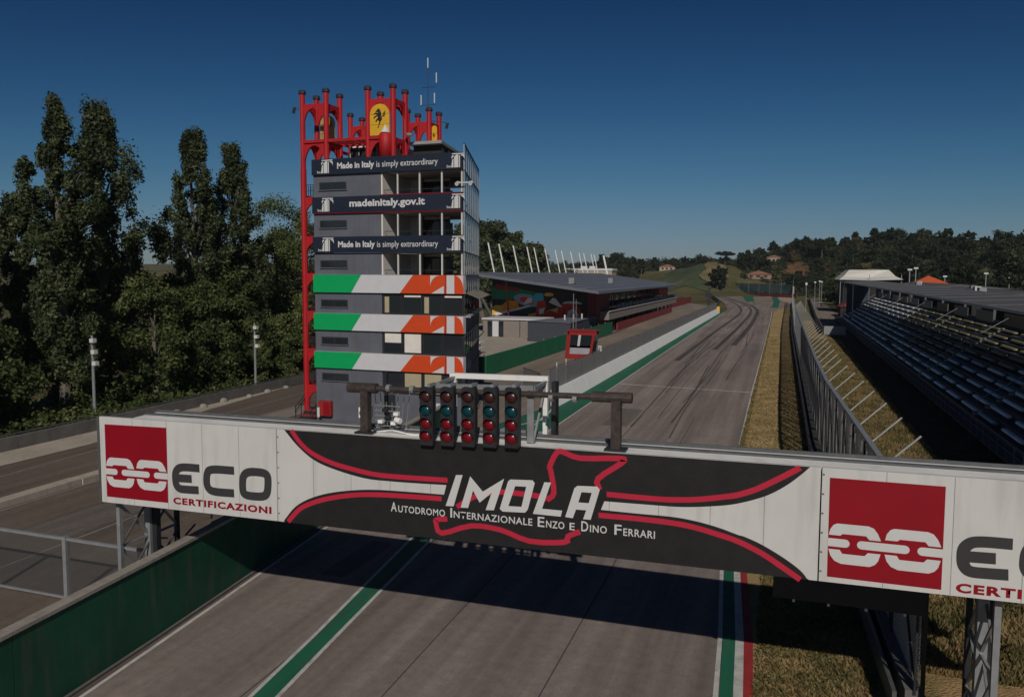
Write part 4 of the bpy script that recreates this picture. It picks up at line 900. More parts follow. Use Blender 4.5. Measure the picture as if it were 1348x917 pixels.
# wire mesh gate fence by the gantry leg
gf = thing('mesh_fence', 'grey framed mesh fence beside the left gantry leg', 'fence', (-27, 22.8, 0))
for a, b in ((-22.6, -26.5), (-26.5, -30.4), (-30.4, -34.3)):
    build('mesh_panel', MB().wall((a - .06, 22.8), (b + .06, 22.8), .12, 2.45, .02), mesh_mat('fine_fence_mesh', (0.12, 0.12, 0.12), .09, .06, .0), gf)
    build('top_rail', MB().beam((a, 22.8, 2.5), (b, 22.8, 2.5), .11), M_galv, gf); build('bottom_rail', MB().beam((a, 22.8, .1), (b, 22.8, .1), .09), M_galv, gf)
    build('post', MB().box((b - .09, 22.7, 0), (b + .09, 22.9, 2.6)), M_galv, gf)
gs = thing('equipment_stack', 'pile of grey pipes and brackets behind the gantry leg', 'equipment', (-23.5, 26.5, 0))
rr = random.Random(2)
for k in range(22):
    x = -23.4 + rr.uniform(-.5, .5); y = 25.5 + rr.uniform(-1.0, 2.6); z = rr.uniform(.2, 2.4)
    build('pipe', MB().beam((x, y, z), (x + rr.uniform(-.6, .6), y + rr.uniform(-.9, .9), z + rr.uniform(-.6, .5)), .06), M_galvd if k % 2 else M_galv, gs)

# ---- debris fence on the right of the track
df = thing('debris_fence', 'tall grey debris fence with leaning top arms along the right verge', 'fence', (3, 60, 0))
def fx(y): return 2.85 if 60 <= y <= 180 else (2.85 + (60 - y) * .034 if y < 60 else 2.85 + (y - 180) * .008)
mesh_df = mesh_mat('debris_mesh', (0.62, 0.63, 0.65), .16, .095, .06)
fy = [24.5 + 4.0 * k for k in range(90)]
FH = 5.9
for a, b in zip(fy, fy[1:]):
    build('mesh_panel', MB().wall((fx(a), a + .04), (fx(b), b - .04), .9, FH - .1, .03), mesh_df, df)
    build('barrier_block', MB().wall((fx(a) - .12, a + .02), (fx(b) - .12, b - .02), 0, 1.0, .45), M_concd, df)
    if a < 200: build('post', MB().beam((fx(a) + .1, a, 0), (fx(a) + .1, a, FH), .11), M_darkst, df)
    if a < 120:
        build('brace', MB().beam((fx(a) - .09, a, .95), (fx(b) - .09, b, FH - .4), .07), M_darkst, df)
        build('front_post', MB().beam((fx(a) - .1, a, .9), (fx(a) - .1, a, FH), .07), M_darkst, df)
        build('pale_post', MB().beam((fx(a) - .03, a + 2.0, 1.0), (fx(a) - .03, a + 2.0, FH), .08), M_galv, df)
for k, a in enumerate(fy):
    if a < 200:
        build('leaning_arm', MB().beam((fx(a) + .1, a, FH - .1), (fx(a) + 1.3, a, FH + 1.1), .075, .06), mat('weathered_grey_arm', (0.36, 0.36, 0.35), .6, .15, 2), df)
for a, b in zip(fy[::4], fy[4::4]): build('top_tube', MB().beam((fx(a) + .05, a, FH), (fx(b) + .05, b, FH), .22, .16), M_galv, df)
vb = thing('verge_barrier', 'low dark tyre and rail barrier at the foot of the debris fence', 'barrier', (2.2, 60, 0))
bs = MB()
for a, b in zip(fy[:60], fy[1:61]): bs.wall((fx(a) - .62, a), (fx(b) - .62, b), 0.25, .9, .12)
build('guard_rail', bs, M_galvd, vb)

# ---- marshal cabin
mc = thing('marshal_cabin', 'small red cabin with dark windows on thin legs beside the pit wall', 'cabin', (-24.3, 98, 0))
c = MB(); x0, x1, y0, y1c, zl, zh = -26.15, -22.75, 97.0, 99.2, 2.3, 5.75
for a, b in (((x0, y0, zl), (x1, y0 + .1, zl + .55)), ((x0 + .25, y0, zh - .45), (x1 + .2, y0 + .1, zh)), ((x0, y0, zl + .55), (x0 + .5, y0 + .1, zh - .45)), ((x1 - .28, y0, zl + .55), (x1, y0 + .1, zh - .45))): c.box(a, b)
c.box((x0, y0 + .1, zl), (x0 + .1, y1c, zh)).box((x0, y1c - .1, zl), (x1, y1c, zh)).box((x0, y0, zl - .1), (x1, y1c, zl)).box((x0 - .1, y0 - .1, zh), (x1 + .15, y1c + .1, zh + .15))
build('cabin_shell', c, M_bred2, mc)
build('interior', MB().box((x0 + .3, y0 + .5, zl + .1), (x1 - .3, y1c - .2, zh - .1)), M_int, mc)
build('lower_panel', MB().box((x0 + .55, y0 - .02, zl + .55), (x1 - .3, y0 + .05, zl + 1.35)), mat('dull_white_panel', (0.38, 0.36, 0.40), .6), mc)
build('window_post', MB().box((x0 + 1.45, y0 - .03, zl + 1.6), (x0 + 1.75, y0 + .08, zh - .45)), M_fwhite, mc)
for a, b in ((x0 + .55, x0 + 1.45), (x0 + 1.75, x1 - .3)): build('pane', MB().box((a, y0 + .03, zl + 1.65), (b, y0 + .05, zh - .45)), M_glass, mc)
build('side_glass', MB().box((x1 - .02, y0 + .15, zl + .5), (x1 + .03, y1c - .1, zh - .4)), M_glass, mc)
for x in (x0 + 1.3, x0 + 2.1, x1 - .5):
    for y in (y0 + .4, y1c - .4): build('leg', MB().beam((x, y, 0), (x, y, zl), .09), M_galv, mc)
build('leg_brace', MB().beam((x0 + 1.3, y0 + .4, .2), (x1 - .5, y0 + .4, 2.1), .06).beam((x0 + 1.3, y1c - .4, 2.1), (x1 - .5, y1c - .4, .2), .06), M_galvd, mc)
build('roof_pole', MB().beam((x0 + .9, y1c, zh), (x0 + .9, y1c, zh + 4.0), .05), M_galv, mc)
for o in [q for q in bpy.data.objects if q.parent == mc and q.name.split('.')[0] not in ('leg', 'leg_brace', 'roof_pole')]:
    b0 = wloc(mc)
    for v_ in o.data.vertices:
        zz = v_.co.z + b0.z - 2.2; v_.co.x += zz * .14 + (v_.co.x + b0.x + 24.4) * zz * .02; v_.co.y -= zz * .06 if v_.co.y < 0.4 else 0
mi = thing('white_meter_box', 'small white box on the mesh fence just right of the red cabin', 'box', (-21.2, 96, 2)); build('box', MB().box((-21.5, 95.7, 3.4), (-21.1, 96.2, 4.1)), M_print, mi); build('box_door', MB().box((-21.42, 95.67, 3.5), (-21.18, 95.69, 4.0)), M_galv, mi)

# ---- low pit buildings behind the green wall
lb = thing('low_office', 'low tan office block with white flat roof and a white door bay', 'building', (-51, 152, 0))
build('wall', MB().box((-58.6, 152, 0), (-46, 160, 3.6)), M_tan, lb)
build('roof', MB().box((-58.8, 151.7, 3.6), (-45.6, 160.3, 3.9)), M_fwhite, lb)
for a, b, m in ((-57.6, -56.6, M_glass), (-56.5, -55.2, M_fwhite), (-55.1, -54.1, M_glass)): build('door', MB().box((a, 151.93, .1), (b, 151.98, 3.3)), m, lb)
for x in (-50.6, -47.0): build('joint', MB().box((x, 151.95, 0), (x + .12, 151.99, 3.6)), M_darkst, lb)
db = thing('dark_shed', 'blue grey flat-roofed shed behind the bright green wall', 'shed', (-41, 150, 0))
build('wall', MB().prism([(-46.6, 145), (-39.3, 166), (-37.6, 166), (-37.2, 142)], 0, 3.9), mat('blue_grey_sheet', (0.06, 0.068, 0.085), 0.6, 0.1), db)
build('roof', MB().prism([(-46.8, 144.8), (-39.4, 166.2), (-37.5, 166.2), (-37.0, 141.8)], 3.9, 4.0), M_roof, db)
for k in range(3): build('vent_pipe', MB().tube((-40.5 + k, 150 + 3 * k, 4.0), (-40.5 + k, 150 + 3 * k, 5.0), .16), M_print, db)
fp = thing('flag_pole', 'thin grey pole rising behind the red cabin', 'pole', (-35.9, 139, 0)); build('pole', MB().tube((-35.9, 139, 0), (-35.9, 139, 9.5), .09, .05), M_galv, fp); build('base', MB().tube((-35.9, 139, 0), (-35.9, 139, .3), .25), M_galv, fp)
for k, (x, y, w_, lab) in enumerate(((-45.5, 108, 7.5, 'low white roofed canopy nearest the tower behind the green wall'), (-47.5, 118, 4.0, 'small white block just behind the low canopy'))):
    q = thing('low_canopy', lab, 'canopy', (x, y, 0)); build('canopy_roof', MB().box((x - w_ / 2, y - 1.2, 1.9), (x + w_ / 2, y + 1.2, 2.1)), M_white, q)
    for dx in (-w_ / 2 + .1, w_ / 2 - .1): build('post', MB().beam((x + dx, y - 1.1, 0), (x + dx, y - 1.1, 1.9), .12), M_darkst, q)
    build('cabinet', MB().box((x - w_ / 2 + .5, y - .8, 0), (x, y + .8, 1.85)), M_darkst, q)

# ================================================================== PIT BUILDING
pb = thing('pit_building', 'long pit building with a grey sloping roof, painted end wall and row of white fins', 'building', (-50, 200, 0))
RXr, RXl = -33.6, -65.5
def rz(x): return 9.75 + (RXr - x) * 0.117
ra, rb_ = 149.5, 276
pts = [(RXr, ra), (RXl, 158), (RXl, 292), (RXr, rb_)]
v = [(x, y, rz(x)) for x, y in pts] + [(x, y, rz(x) - .55) for x, y in pts]
build('roof', MB().add(v, [(0, 1, 2, 3), (7, 6, 5, 4), (0, 4, 5, 1), (1, 5, 6, 2), (2, 6, 7, 3), (3, 7, 4, 0)]), M_roof, pb)
for k in range(10):
    x = -36.5 - k * 3.0; build('roof_seam', MB().beam((x, ra + 1.2 + (RXr - x) * .27, rz(x) + .04), (x, 277 + (RXr - x) * .45, rz(x) + .04), .12, .08), M_galvd, pb)
for x, y in ((-44, 166), (-42.5, 200)): build('roof_unit', MB().box((x, y, rz(x)), (x + 1.2, y + 2, rz(x) + 1.3)), M_galv, pb)
build('end_wall', MB().add([(-61.8, 166, 0), (-39.6, 166, 0), (-39.6, 166, rz(-39.6) - .6), (-61.8, 166, rz(-61.8) - .6), (-61.8, 166.4, 0), (-39.6, 166.4, 0), (-39.6, 166.4, rz(-39.6) - .6), (-61.8, 166.4, rz(-61.8) - .6)],
      [(0, 1, 2, 3), (7, 6, 5, 4), (0, 4, 5, 1), (1, 5, 6, 2), (2, 6, 7, 3), (3, 7, 4, 0)]), M_black, pb)
ew = [o for o in bpy.data.objects if o.name.startswith('end_wall')][0]
# abstract racing colours painted on the end wall
def mural(pts, m, off): 
    build('mural_patch', MB().add([(-61.8 + 22.2 * u, 165.99 - off * .004, 3.5 + 7.0 * v_) for u, v_ in pts], [tuple(range(len(pts)))]), m, ew)
mO = mat('mural_orange', (0.85, 0.28, 0.01), .6); mY = mat('mural_ochre', (0.75, 0.45, 0.08), .6); mC = mat('mural_cyan', (0.06, 0.45, 0.60), .6); mG = mat('mural_green', (0.01, 0.20, 0.11), .6); mR = mat('mural_red', (0.62, 0.04, 0.015), .6); mW = mat('mural_white', (0.72, 0.70, 0.66), .6); mB = mat('mural_blue_grey', (0.28, 0.36, 0.44), .6); mD = mat('mural_maroon', (0.25, 0.025, 0.02), .6)
def ell(cx_, cy_, a, b, n=16, t0=0, t1=2 * math.pi, rot=0): return [(cx_ + a * math.cos(t0 + (t1 - t0) * k / n) * math.cos(rot) - b * math.sin(t0 + (t1 - t0) * k / n) * math.sin(rot), cy_ + a * math.cos(t0 + (t1 - t0) * k / n) * math.sin(rot) + b * math.sin(t0 + (t1 - t0) * k / n) * math.cos(rot)) for k in range(n if abs(t1 - t0) > 6.2 else n + 1)]
mural([(.0, .55), (.36, .55), (.46, .78), (.25, .92), (0, .95)], mG, 1); mural([(0, .02), (.16, .14), (.20, .34), (.04, .36), (0, .3)], mY, 2); mural([(.10, .35), (.17, .53), (.27, .50), (.30, .22), (.12, .14)], mO, 3)
mural([(.02, .88), (.3, .80), (.28, .92), (.04, 1.05)], mD, 2)
mural(ell(.38, .53, .13, .22, rot=.4), mB, 3); mural(ell(.37, .52, .065, .12, rot=.4), mR, 4); mural([(.41, .56), (.46, .76), (.54, .76), (.55, .56), (.48, .44)], mC, 4); mural([(.33, .40), (.43, .46), (.42, .62), (.38, .60)], mW, 5)
mural([(.04, .02), (.42, .34), (.40, .38), (.02, .10)], mW, 6); mural([(.07, .02), (.38, .02), (.42, .30)], M_black, 7)
mural([(.32, .0), (.9, .0), (.88, .26), (.72, .34), (.55, .18), (.36, .08)], mY, 6)
mural([(.46, .0), (.48, .50), (.56, .54), (.58, .30), (.54, .18), (.62, .22), (.72, .12), (.74, .0)], mR, 8); mural([(.50, .26), (.56, .30), (.545, .12), (.5, .08)], mW, 9)
mural([(.68, .0), (.70, .40), (.80, .46), (.90, .36), (.97, .0)], mR, 9); mural([(.78, .0), (.80, .22), (.86, .30), (.93, .0), (.90, 0), (.85, .2), (.82, 0)], mW, 10)
mural([(.60, .48), (.64, .62), (.67, .60), (.74, .34), (.70, .34)], mW, 10); mural(ell(.6, .72, .05, .06), mY, 9); mural(ell(.84, .44, .1, .08, t0=0, t1=math.pi), mW, 7)
mural([(.74, .06), (.76, .3), (.775, .3), (.76, .04)], mD, 11)
# raking struts at the near corner
for x, x2 in ((-65.2, -59.6), (-64.6, -62.8)): build('raking_strut', MB().beam((x, 160.5, rz(x) - .5), (x2, 165, 0), .75, .5), M_galvd if x < -65 else M_tan, pb)
build('raking_strut', MB().beam((-57.5, 165, 3.8), (-56.8, 161, rz(-57) - .6), .3), M_brickred, pb)
# side towards the pit lane
FXp = -39.5
build('lower_wall', MB().box((FXp - .4, 166.5, 0), (FXp, 292, 3.1)), M_int, pb)
build('upper_wall', MB().box((FXp - .4, 166.5, 5.1), (FXp, 290, 9.5)), M_darkst, pb)
build('corner_panel', MB().box((-39.55, 165.2, .0), (-37.6, 165.6, 9.1)), M_brickred, pb)
build('corner_panel', MB().box((-37.6, 165.2, 0.6), (-37.45, 178, 9.2)), M_brickred, pb)
bal = build('balcony', MB().box((FXp, 168, 3.1), (-35.4, 283, 4.9)), M_tan, pb)
build('balcony_cap', MB().box((-35.42, 167.9, 4.9), (-35.2, 283, 5.05)), M_fwhite, bal)
for k in range(22):
    y = 180 + k * 4.9; build('window', MB().box((FXp, y, 5.4), (FXp + .08, y + 4.2, 8.9)), M_glass, pb)
    if k % 1 == 0: build('garage_door', MB().box((FXp, y + .2, .1), (FXp + .06, y + 4.3, 2.9)), M_glass if k % 2 else M_darkst, pb)
    build('seat_back', MB().box((-36.3, y + .3, 4.92), (-35.9, y + 3.9, 6.1 + .2 * (k % 2))), M_galvd, bal)
build('red_awning', MB().box((-38.8, 245, 7.0), (-36.0, 262, 8.8)), M_bred2, pb)
build('red_barrier', MB().box((-36.2, 180, 0), (-35.9, 275, 1.9)), M_brickred, pb)
for k in range(14): build('column', MB().beam((-36.4, 170 + k * 8.2, 0), (-36.4, 170 + k * 8.2, 3.1), .3), M_darkst, pb)
for k in range(12): build('column', MB().beam((-37.4, 180 + k * 8.2, 5), (-36.4, 180 + k * 8.2, 9.6), .16), M_galvd, pb)
# white fins behind the roof
base = [651.6, 665.6, 684, 701.5, 710.7, 724.7, 738, 746, 758, 768.6, 774.6, 784, 788, 800]
FINY = [179.2, 186.9, 198, 210, 216.6, 227.6, 239, 246.4, 258, 269.6, 276.5, 288, 293, 309.6]
for k, y in enumerate(FINY):
    build('roof_fin', MB().beam((-66, y, 12.6), (-67.8, y, 20.6), .22 if k < 13 else .6, .4), M_wtop, pb)
for a, b, lab in (((-41.5, 292), (-40, 372), 'sloping dull red wall beyond the end of the pit building'), ((-45, 290), (-43.5, 372), 'second dull red wall behind the first, beyond the pit building')):
    q = thing('red_wall', lab, 'wall', (a[0], a[1], 0)); build('wall_panel', MB().wall(a, b, 0, 2.9, .5), M_brickred, q); build('rail', MB().beam((*a, 3.3), (*b, 3.3), .12), M_galv, q)
wb = thing('white_building', 'long low white building showing beyond the roof of the pit building', 'building', (-120, 520, 0))
build('wall', MB().box((-142, 520, 0), (-108, 535, 15.5)), M_plaster, wb); build('parapet', MB().box((-142.5, 519.5, 15.5), (-107.5, 535, 17)), M_fwhite, wb)
for x in (-130, -124): build('roof_unit', MB().box((x, 522, 17), (x + 4, 526, 18.6)), M_print, wb)
bl = thing('signal_gantry_mast', 'small dark signal mast at the far end of the pit wall', 'mast', (-22.2, 282, 0))
build('pole', MB().beam((-24.4, 286, 0), (-24.4, 286, 8.5), .5), M_darkst, bl); build('signal_head', MB().box((-25.6, 285.6, 5.0), (-23.2, 286.4, 6.4)), M_darkst, bl); build('signal_head', MB().box((-25.2, 285.6, 3.0), (-23.5, 286.4, 4.2)), M_darkst, bl)
def far_fence(name, lab, pts, h, m, cat='fence'):
    q = thing(name, lab, cat, (*pts[0], 0))
    for a, b in zip(pts, pts[1:]): build('panel', MB().wall(a, b, 0, h, .3), m, q); build('rail', MB().beam((*a, h), (*b, h), .2), M_galvd, q)
far_fence('tyre_barrier', 'dark barrier on the inside of the far bend', [(-23, 300), (-27, 372), (-36, 446), (-50, 548), (-72, 680)], 1.6, M_darkst)
far_fence('tyre_barrier', 'dark red and grey barrier below the far teal grandstand', [(8, 470), (-20, 560), (-60, 690), (-120, 800)], 2.2, M_brickred)
far_fence('catch_fence', 'brown catch fence at the foot of the hill beyond the bend', [(-50, 720), (-110, 860), (-190, 1010)], 7, M_int)

# far teal grandstand
ts = thing('far_grandstand', 'low teal grandstand facing the bend at the foot of the hill', 'grandstand', (-18, 520, 0))
for k in range(7):
    build('seat_row', MB().add([(6, 478 + k * 2.4, 1.6 + k * .95), (-46, 560 + k * 2.4, 1.8 + k * .95), (-46, 562.4 + k * 2.4, 1.8 + k * .95), (6, 480.4 + k * 2.4, 1.6 + k * .95), (6, 478 + k * 2.4, .8 + k * .95), (-46, 560 + k * 2.4, .9 + k * .95)], [(0, 1, 2, 3), (0, 4, 5, 1)]), M_teal, ts)
build('front_wall', MB().wall((6, 477.5), (-46, 559.5), 0, 1.7, .4), M_brickred, ts)
build('side_wall', MB().prism([(5.8, 477), (6.6, 477), (6.6, 496), (5.8, 496)], 0, 6.5), M_plaster, ts)
for k in range(9):
    t_ = k / 8; build('roof_pole', MB().beam((6 - 52 * t_, 478 + 82 * t_, 1), (6 - 52 * t_, 478 + 82 * t_, 10.5), .22), M_galvd, ts)

# ================================================================== RIGHT GRANDSTAND
gsd = thing('grandstand', 'long roofed grandstand with shaded blue grey benches to the right of the track', 'grandstand', (20, 120, 0))
SY0, SY1 = 44, 236
nrow = 10; r0x, r0z, dxr, dzr = 15.7, 1.75, .86, .58
dk = MB()
for k in range(nrow): dk.box((r0x - .5 + k * dxr + (.003 if k else 0), SY0, r0z - .6 + (k - 1) * dzr), (r0x + .36 + k * dxr, SY1, r0z - .32 + k * dzr))
build('stepped_deck', dk, M_deck, gsd)
build('front_walkway', MB().box((14.0, SY0, .95), (15.4, SY1, 1.1)), M_deck, gsd)
fr_ = MB(); fr_.beam((14.0, SY0, 2.35), (14.0, SY1, 2.35), .07).beam((14.0, SY0, 1.75), (14.0, SY1, 1.75), .04)
for k in range(96): fr_.beam((14.0, SY0 + k * 2, 1.1), (14.0, SY0 + k * 2, 2.35), .05)
build('front_rail', fr_, mat('blue_grey_steel', (0.09, 0.12, 0.16), 0.5), gsd)
fw_ = MB()
for k in range(400): fw_.beam((14.0, SY0 + k * .48, 1.1), (14.0, SY0 + k * .48, 2.3), .02)
build('rail_bars', fw_, M_deck, gsd)['kind'] = 'stuff'
for k in range(33):
    y = SY0 + 1 + k * 6; build('column', MB().beam((14.3, y, 0), (14.3, y, .95), .22), M_darkst, gsd); build('column', MB().beam((16.6, y, 0), (16.6, y, 1.2), .22), M_darkst, gsd)
# benches: one mesh shared by all
bm_ = MB(); n = 8; LN = 5.3
prof = [(.27 * math.cos(2 * math.pi * i / n), .15 * math.sin(2 * math.pi * i / n)) for i in range(n)]
rings = [(0, .35), (.12, .85), (.3, 1), (LN - .3, 1), (LN - .12, .85), (LN, .35)]
bv = [(p[0] * s_, yy, p[1] * s_) for yy, s_ in rings for p in prof]
bm_.add(bv, [(j * n + i, j * n + (i + 1) % n, (j + 1) * n + (i + 1) % n, (j + 1) * n + i) for j in range(len(rings) - 1) for i in range(n)] + [tuple(range(n)), tuple(range(len(bv) - n, len(bv)))])
bench = build('bench', bm_, M_seat, gsd); bench.location = (0, 0, 0)
bme = bench.data
for v_ in bme.vertices: v_.co += Vector((20, 120, 0))   # back to local coordinates
bmy = bme.copy(); bmy.materials.clear(); bmy.materials.append(M_seaty)
rseat = random.Random(8); bvar = [bme]
for nm_, cc_ in (('white_seat_plastic', (0.88, 0.88, 0.88)), ('faded_blue_seat_plastic', (0.45, 0.55, 0.70)), ('grey_seat_plastic', (0.28, 0.31, 0.36))):
    q_ = bme.copy(); q_.materials.clear(); q_.materials.append(mat(nm_, cc_, 0.35, 0.2, 0.8, grime=.2)); bvar.append(q_)
first = True; cnt = 0
for r in range(nrow):
    for k in range(27):
        y = SY0 + 3 + k * 6.9 + (0.5 if k % 4 == 3 else 0)
        if y + LN > SY1: continue
        yellow = (3 <= r <= 7 and 8 <= k <= 12) or (r >= 5 and 5 <= k <= 15)
        if not first and rseat.random() < .03: continue
        if first: o = bench; first = False
        else: o = bench.copy(); COL.objects.link(o)
        if yellow: o.data = bmy
        else: o.data = rseat.choices(bvar, (6, 3, 2, 1))[0]
        o.location = (r0x + r * dxr + .1 - 20, y - 120, r0z + r * dzr - .05); cnt += 1
for k in range(7):
    ya_ = SY0 + 2.1 + k * 27.6; stp = MB()
    for j in range(nrow * 2): stp.box((r0x - .3 + j * dxr / 2, ya_, r0z - .35 + j * dzr / 2), (r0x - .3 + (j + 1) * dxr / 2, ya_ + .75, r0z - .1 + j * dzr / 2 - .05))
    build('aisle_steps', stp, M_slabc, gsd); build('aisle_rail', MB().beam((r0x, ya_ + .9, r0z + .8), (r0x + 8.6, ya_ + .9, r0z + 6.5), .05), M_galv, gsd)
build('back_wall', MB().box((24.6, SY0, 0), (24.8, SY1, 7.6)), M_deck, gsd)
for k in range(13):
    y = SY0 + 10 + k * 14; build('back_board', MB().box((24.5, y, 7.3), (24.58, y + 9, 8.6)), M_galvd if k % 3 else M_tan, gsd)
build('roof', MB().add([(15.5, SY0 - 2, 10.5), (23.7, SY0 - 2, 10.75), (23.7, SY1, 11.6), (15.5, SY1, 11.3), (15.5, SY0 - 2, 10.3), (23.7, SY0 - 2, 10.55), (23.7, SY1, 11.4), (15.5, SY1, 11.1)], [(0, 1, 2, 3), (7, 6, 5, 4), (0, 4, 5, 1), (1, 5, 6, 2), (2, 6, 7, 3), (3, 7, 4, 0)]), M_groof, gsd)
build('roof_gutter', MB().beam((15.42, SY0 - 2, 10.42), (15.42, SY1, 11.22), .14, .22), M_galv, gsd)
for k in range(20):
    y = SY0 - 2 + k * 10; build('roof_rib', MB().beam((15.6, y, 10.54 + k * .041), (23.6, y, 10.79 + k * .043), .12, .06), M_galvd, gsd)
for yq in (206, 234): build('roof_post', MB().beam((16.2, yq, 1.4), (16.2, yq, 10.9), .2), M_print, gsd)
build('end_frame', MB().beam((15.8, SY1 + .1, 1.2), (24.2, SY1 + .1, 6.8), .25).beam((15.8, SY1 + .1, 2.2), (24.2, SY1 + .1, 7.8), .2), M_galvd, gsd)
build('end_wall', MB().prism([(17, SY1 + .5), (22.6, SY1 + .5), (22.6, SY1 + 1), (17, SY1 + 1)], 0, 10.9), M_deck, gsd)
un = MB()
for k in range(24):
    y = SY0 + 4 + k * 8; un.beam((15, y, .9), (22, y, 3.2), .12)
build('under_brace', un, M_darkst, gsd)
for k in range(12): build('back_post', MB().beam((25.2, SY0 + 2 + k * 17, 0), (25.6, SY0 + 2 + k * 17, 10.5 + k * .07), .3), M_galvd, gsd)
# dark service buildings and yard behind the grandstand
for k, (xa, ya, xb, yb, h, lab) in enumerate(((27, 60, 40, 128, 9.6, 'long dark roofed shed behind the near half of the grandstand'), (27, 134, 44, 190, 10.2, 'long dark roofed shed behind the middle of the grandstand'), (27, 197, 48, 262, 10.6, 'long dark roofed shed behind the far end of the grandstand'))):
    q = thing('service_shed', lab, 'shed', (xa, ya, 0)); build('wall', MB().box((xa, ya, 0), (xb, yb, h - .5)), M_int, q); build('roof', MB().prism_xz([(xa - .4, h - .5), (xb + .4, h - .5), ((xa + xb) / 2, h + .5)], ya - .4, yb + .4), M_groof, q)
    for j in range(3): build('roof_vent', MB().box((xa + 3 + j * 2.2, ya + 10 + j * 14, h - .4), (xa + 4 + j * 2.2, ya + 12 + j * 14, h + .9)), M_print if j == 1 else M_galv, q)

# ---- tent pavilion, orange tent and things behind the grandstand
tp = thing('pavilion', 'white tensile tent roofed pavilion beyond the end of the grandstand roof', 'pavilion', (28, 300, 0))
build('hall', MB().box((20, 296, 0), (37, 320, 11.4)), M_int, tp)
cv = MB(); tz, pz = 11.5, 14.9
cv.add([(18.5, 293, tz), (28.2, 292, tz - .2), (38.5, 293, tz + .1), (38.5, 322, tz), (18.5, 322, tz), (22.0, 299, pz), (31.0, 298, pz), (34.6, 299, pz), (34.6, 318, pz), (22, 318, pz), (28.3, 296, 12.3), (20, 296, 12.7), (36.4, 295.5, 12.7)],
       [(0, 1, 10, 11), (11, 10, 6, 5), (1, 2, 12, 10), (10, 12, 7, 6), (0, 11, 5, 9, 4), (2, 3, 8, 7, 12), (5, 6, 7, 8, 9), (4, 9, 8, 3)])
build('canopy', cv, M_tent, tp)
for k in range(9): build('window', MB().box((20.3 + k * 1.85, 295.9, 8.6), (21.8 + k * 1.85, 295.98, 10.9)), M_glass, tp)
for x, y in ((19, 294), (38, 294), (28, 293)): build('mast', MB().beam((x, y, 0), (x, y, 13.2), .2), M_galv, tp)
ot = thing('orange_tent', 'orange peaked tent roof behind the grandstand roof', 'tent', (44, 280, 0))
build('tent_roof', MB().add([(39, 276, 10.4), (49.5, 276, 10.4), (49.5, 286, 10.4), (39, 286, 10.4), (44, 281, 13.0)], [(0, 1, 4), (1, 2, 4), (2, 3, 4), (3, 0, 4)]), M_orange, ot)
build('tent_wall', MB().box((39.3, 276.3, 0), (49.2, 285.7, 10.35)), M_plaster, ot)
for k, (x, y, h) in enumerate(((52, 300, 12.5), (62, 290, 13.5), (70, 296, 12), (36, 262, 14.5), (38.5, 268, 15))):
    q = thing('light_pole', ['pale pole standing right of the orange tent', 'pole with small lamp head furthest right behind the grandstand roof', 'short pole at the right behind the grandstand roof', 'pale pole left of the orange tent', 'taller pale pole just left of the orange tent'][k], 'pole', (x, y, 0)); build('pole', MB().beam((x, y, 0), (x, y, h), .22), M_galv, q); build('lamp_head', MB().box((x - .6, y - .3, h), (x + .6, y + .3, h + .5)), M_print, q)
for k, (x, y, z) in enumerate(((55, 215, 11.8), (64, 230, 12.0), (49, 190, 11.8))):
    q = thing('parked_van', ['white van parked behind the grandstand roof, leftmost', 'white van parked behind the grandstand roof, middle', 'dark van parked behind the grandstand roof'][k], 'van', (x, y, 0)) if False else None
# street lamps by the spectator road
for k, (x, y) in enumerate(((9.4, 345), (12.2, 330), (13.4, 318), (8.2, 300), (15.6, 352))):
    q = thing('lamp_post', ['leftmost far lamp post by the spectator road', 'second far lamp post by the spectator road', 'tall far lamp post nearest the road bend', 'far lamp post beside the end of the debris fence', 'rightmost far lamp post by the spectator road'][k], 'lamp post', (x, y, 0), 'lamp posts by the spectator road')
    build('pole', MB().tube((x, y, 0), (x, y, 9.6 + k % 3 * .5), .14, .1, 8), M_galv, q); build('lamp_head', MB().box((x - .35, y - .3, 9.5 + k % 3 * .5), (x + .35, y + .5, 10.0 + k % 3 * .5)), M_print, q)
far_fence('road_fence', 'pale fence closing the near end of the spectator road', [(9.0, 185.6), (13.4, 185.6)], 1.8, M_galv)
far_fence('road_fence', 'dark fence along the left side of the spectator road', [(8.8, 186), (9.3, 235), (13.6, 440)], 1.6, M_darkst)
sh = thing('maroon_shed', 'small maroon roofed shed beside the spectator road', 'shed', (19, 270, 0)); build('wall', MB().box((17.5, 266, 0), (23, 276, 3.2)), M_int, sh); build('roof', MB().prism_xz([(17, 3.2), (23.5, 3.2), (20.2, 5.0)], 265.5, 276.5), M_brickred, sh)

# ---- floodlight masts on the left
for k, (x, y, lab) in enumerate(((-57.2, 52.7, 'grey floodlight mast nearest the left edge, before the poplars'), (-54.6, 71.8, 'grey floodlight mast beside the red sheds, nearer the tower'))):
    m_ = thing('floodlight_mast', lab, 'mast', (x, y, 0), 'floodlight masts along the service road')
    build('pole', MB().tube((x, y, 0), (x, y, 7.5), .15, .1, 10), M_galv, m_); build('footing', MB().box((x - .4, y - .4, 0), (x + .4, y + .4, .5)), M_conc, m_)
    for q in range(3): build('lamp_head', MB().box((x + .1 + .1 * q, y - .4, 6.9 - q * 1.0), (x + .5 + .1 * q, y, 7.25 - q * 1.0)), M_print, m_)
    build('bracket', MB().beam((x - .3, y, 6.9), (x + .5, y, 6.9), .05).beam((x - .3, y, 5.0), (x + .5, y, 5.0), .05), M_galvd, m_)
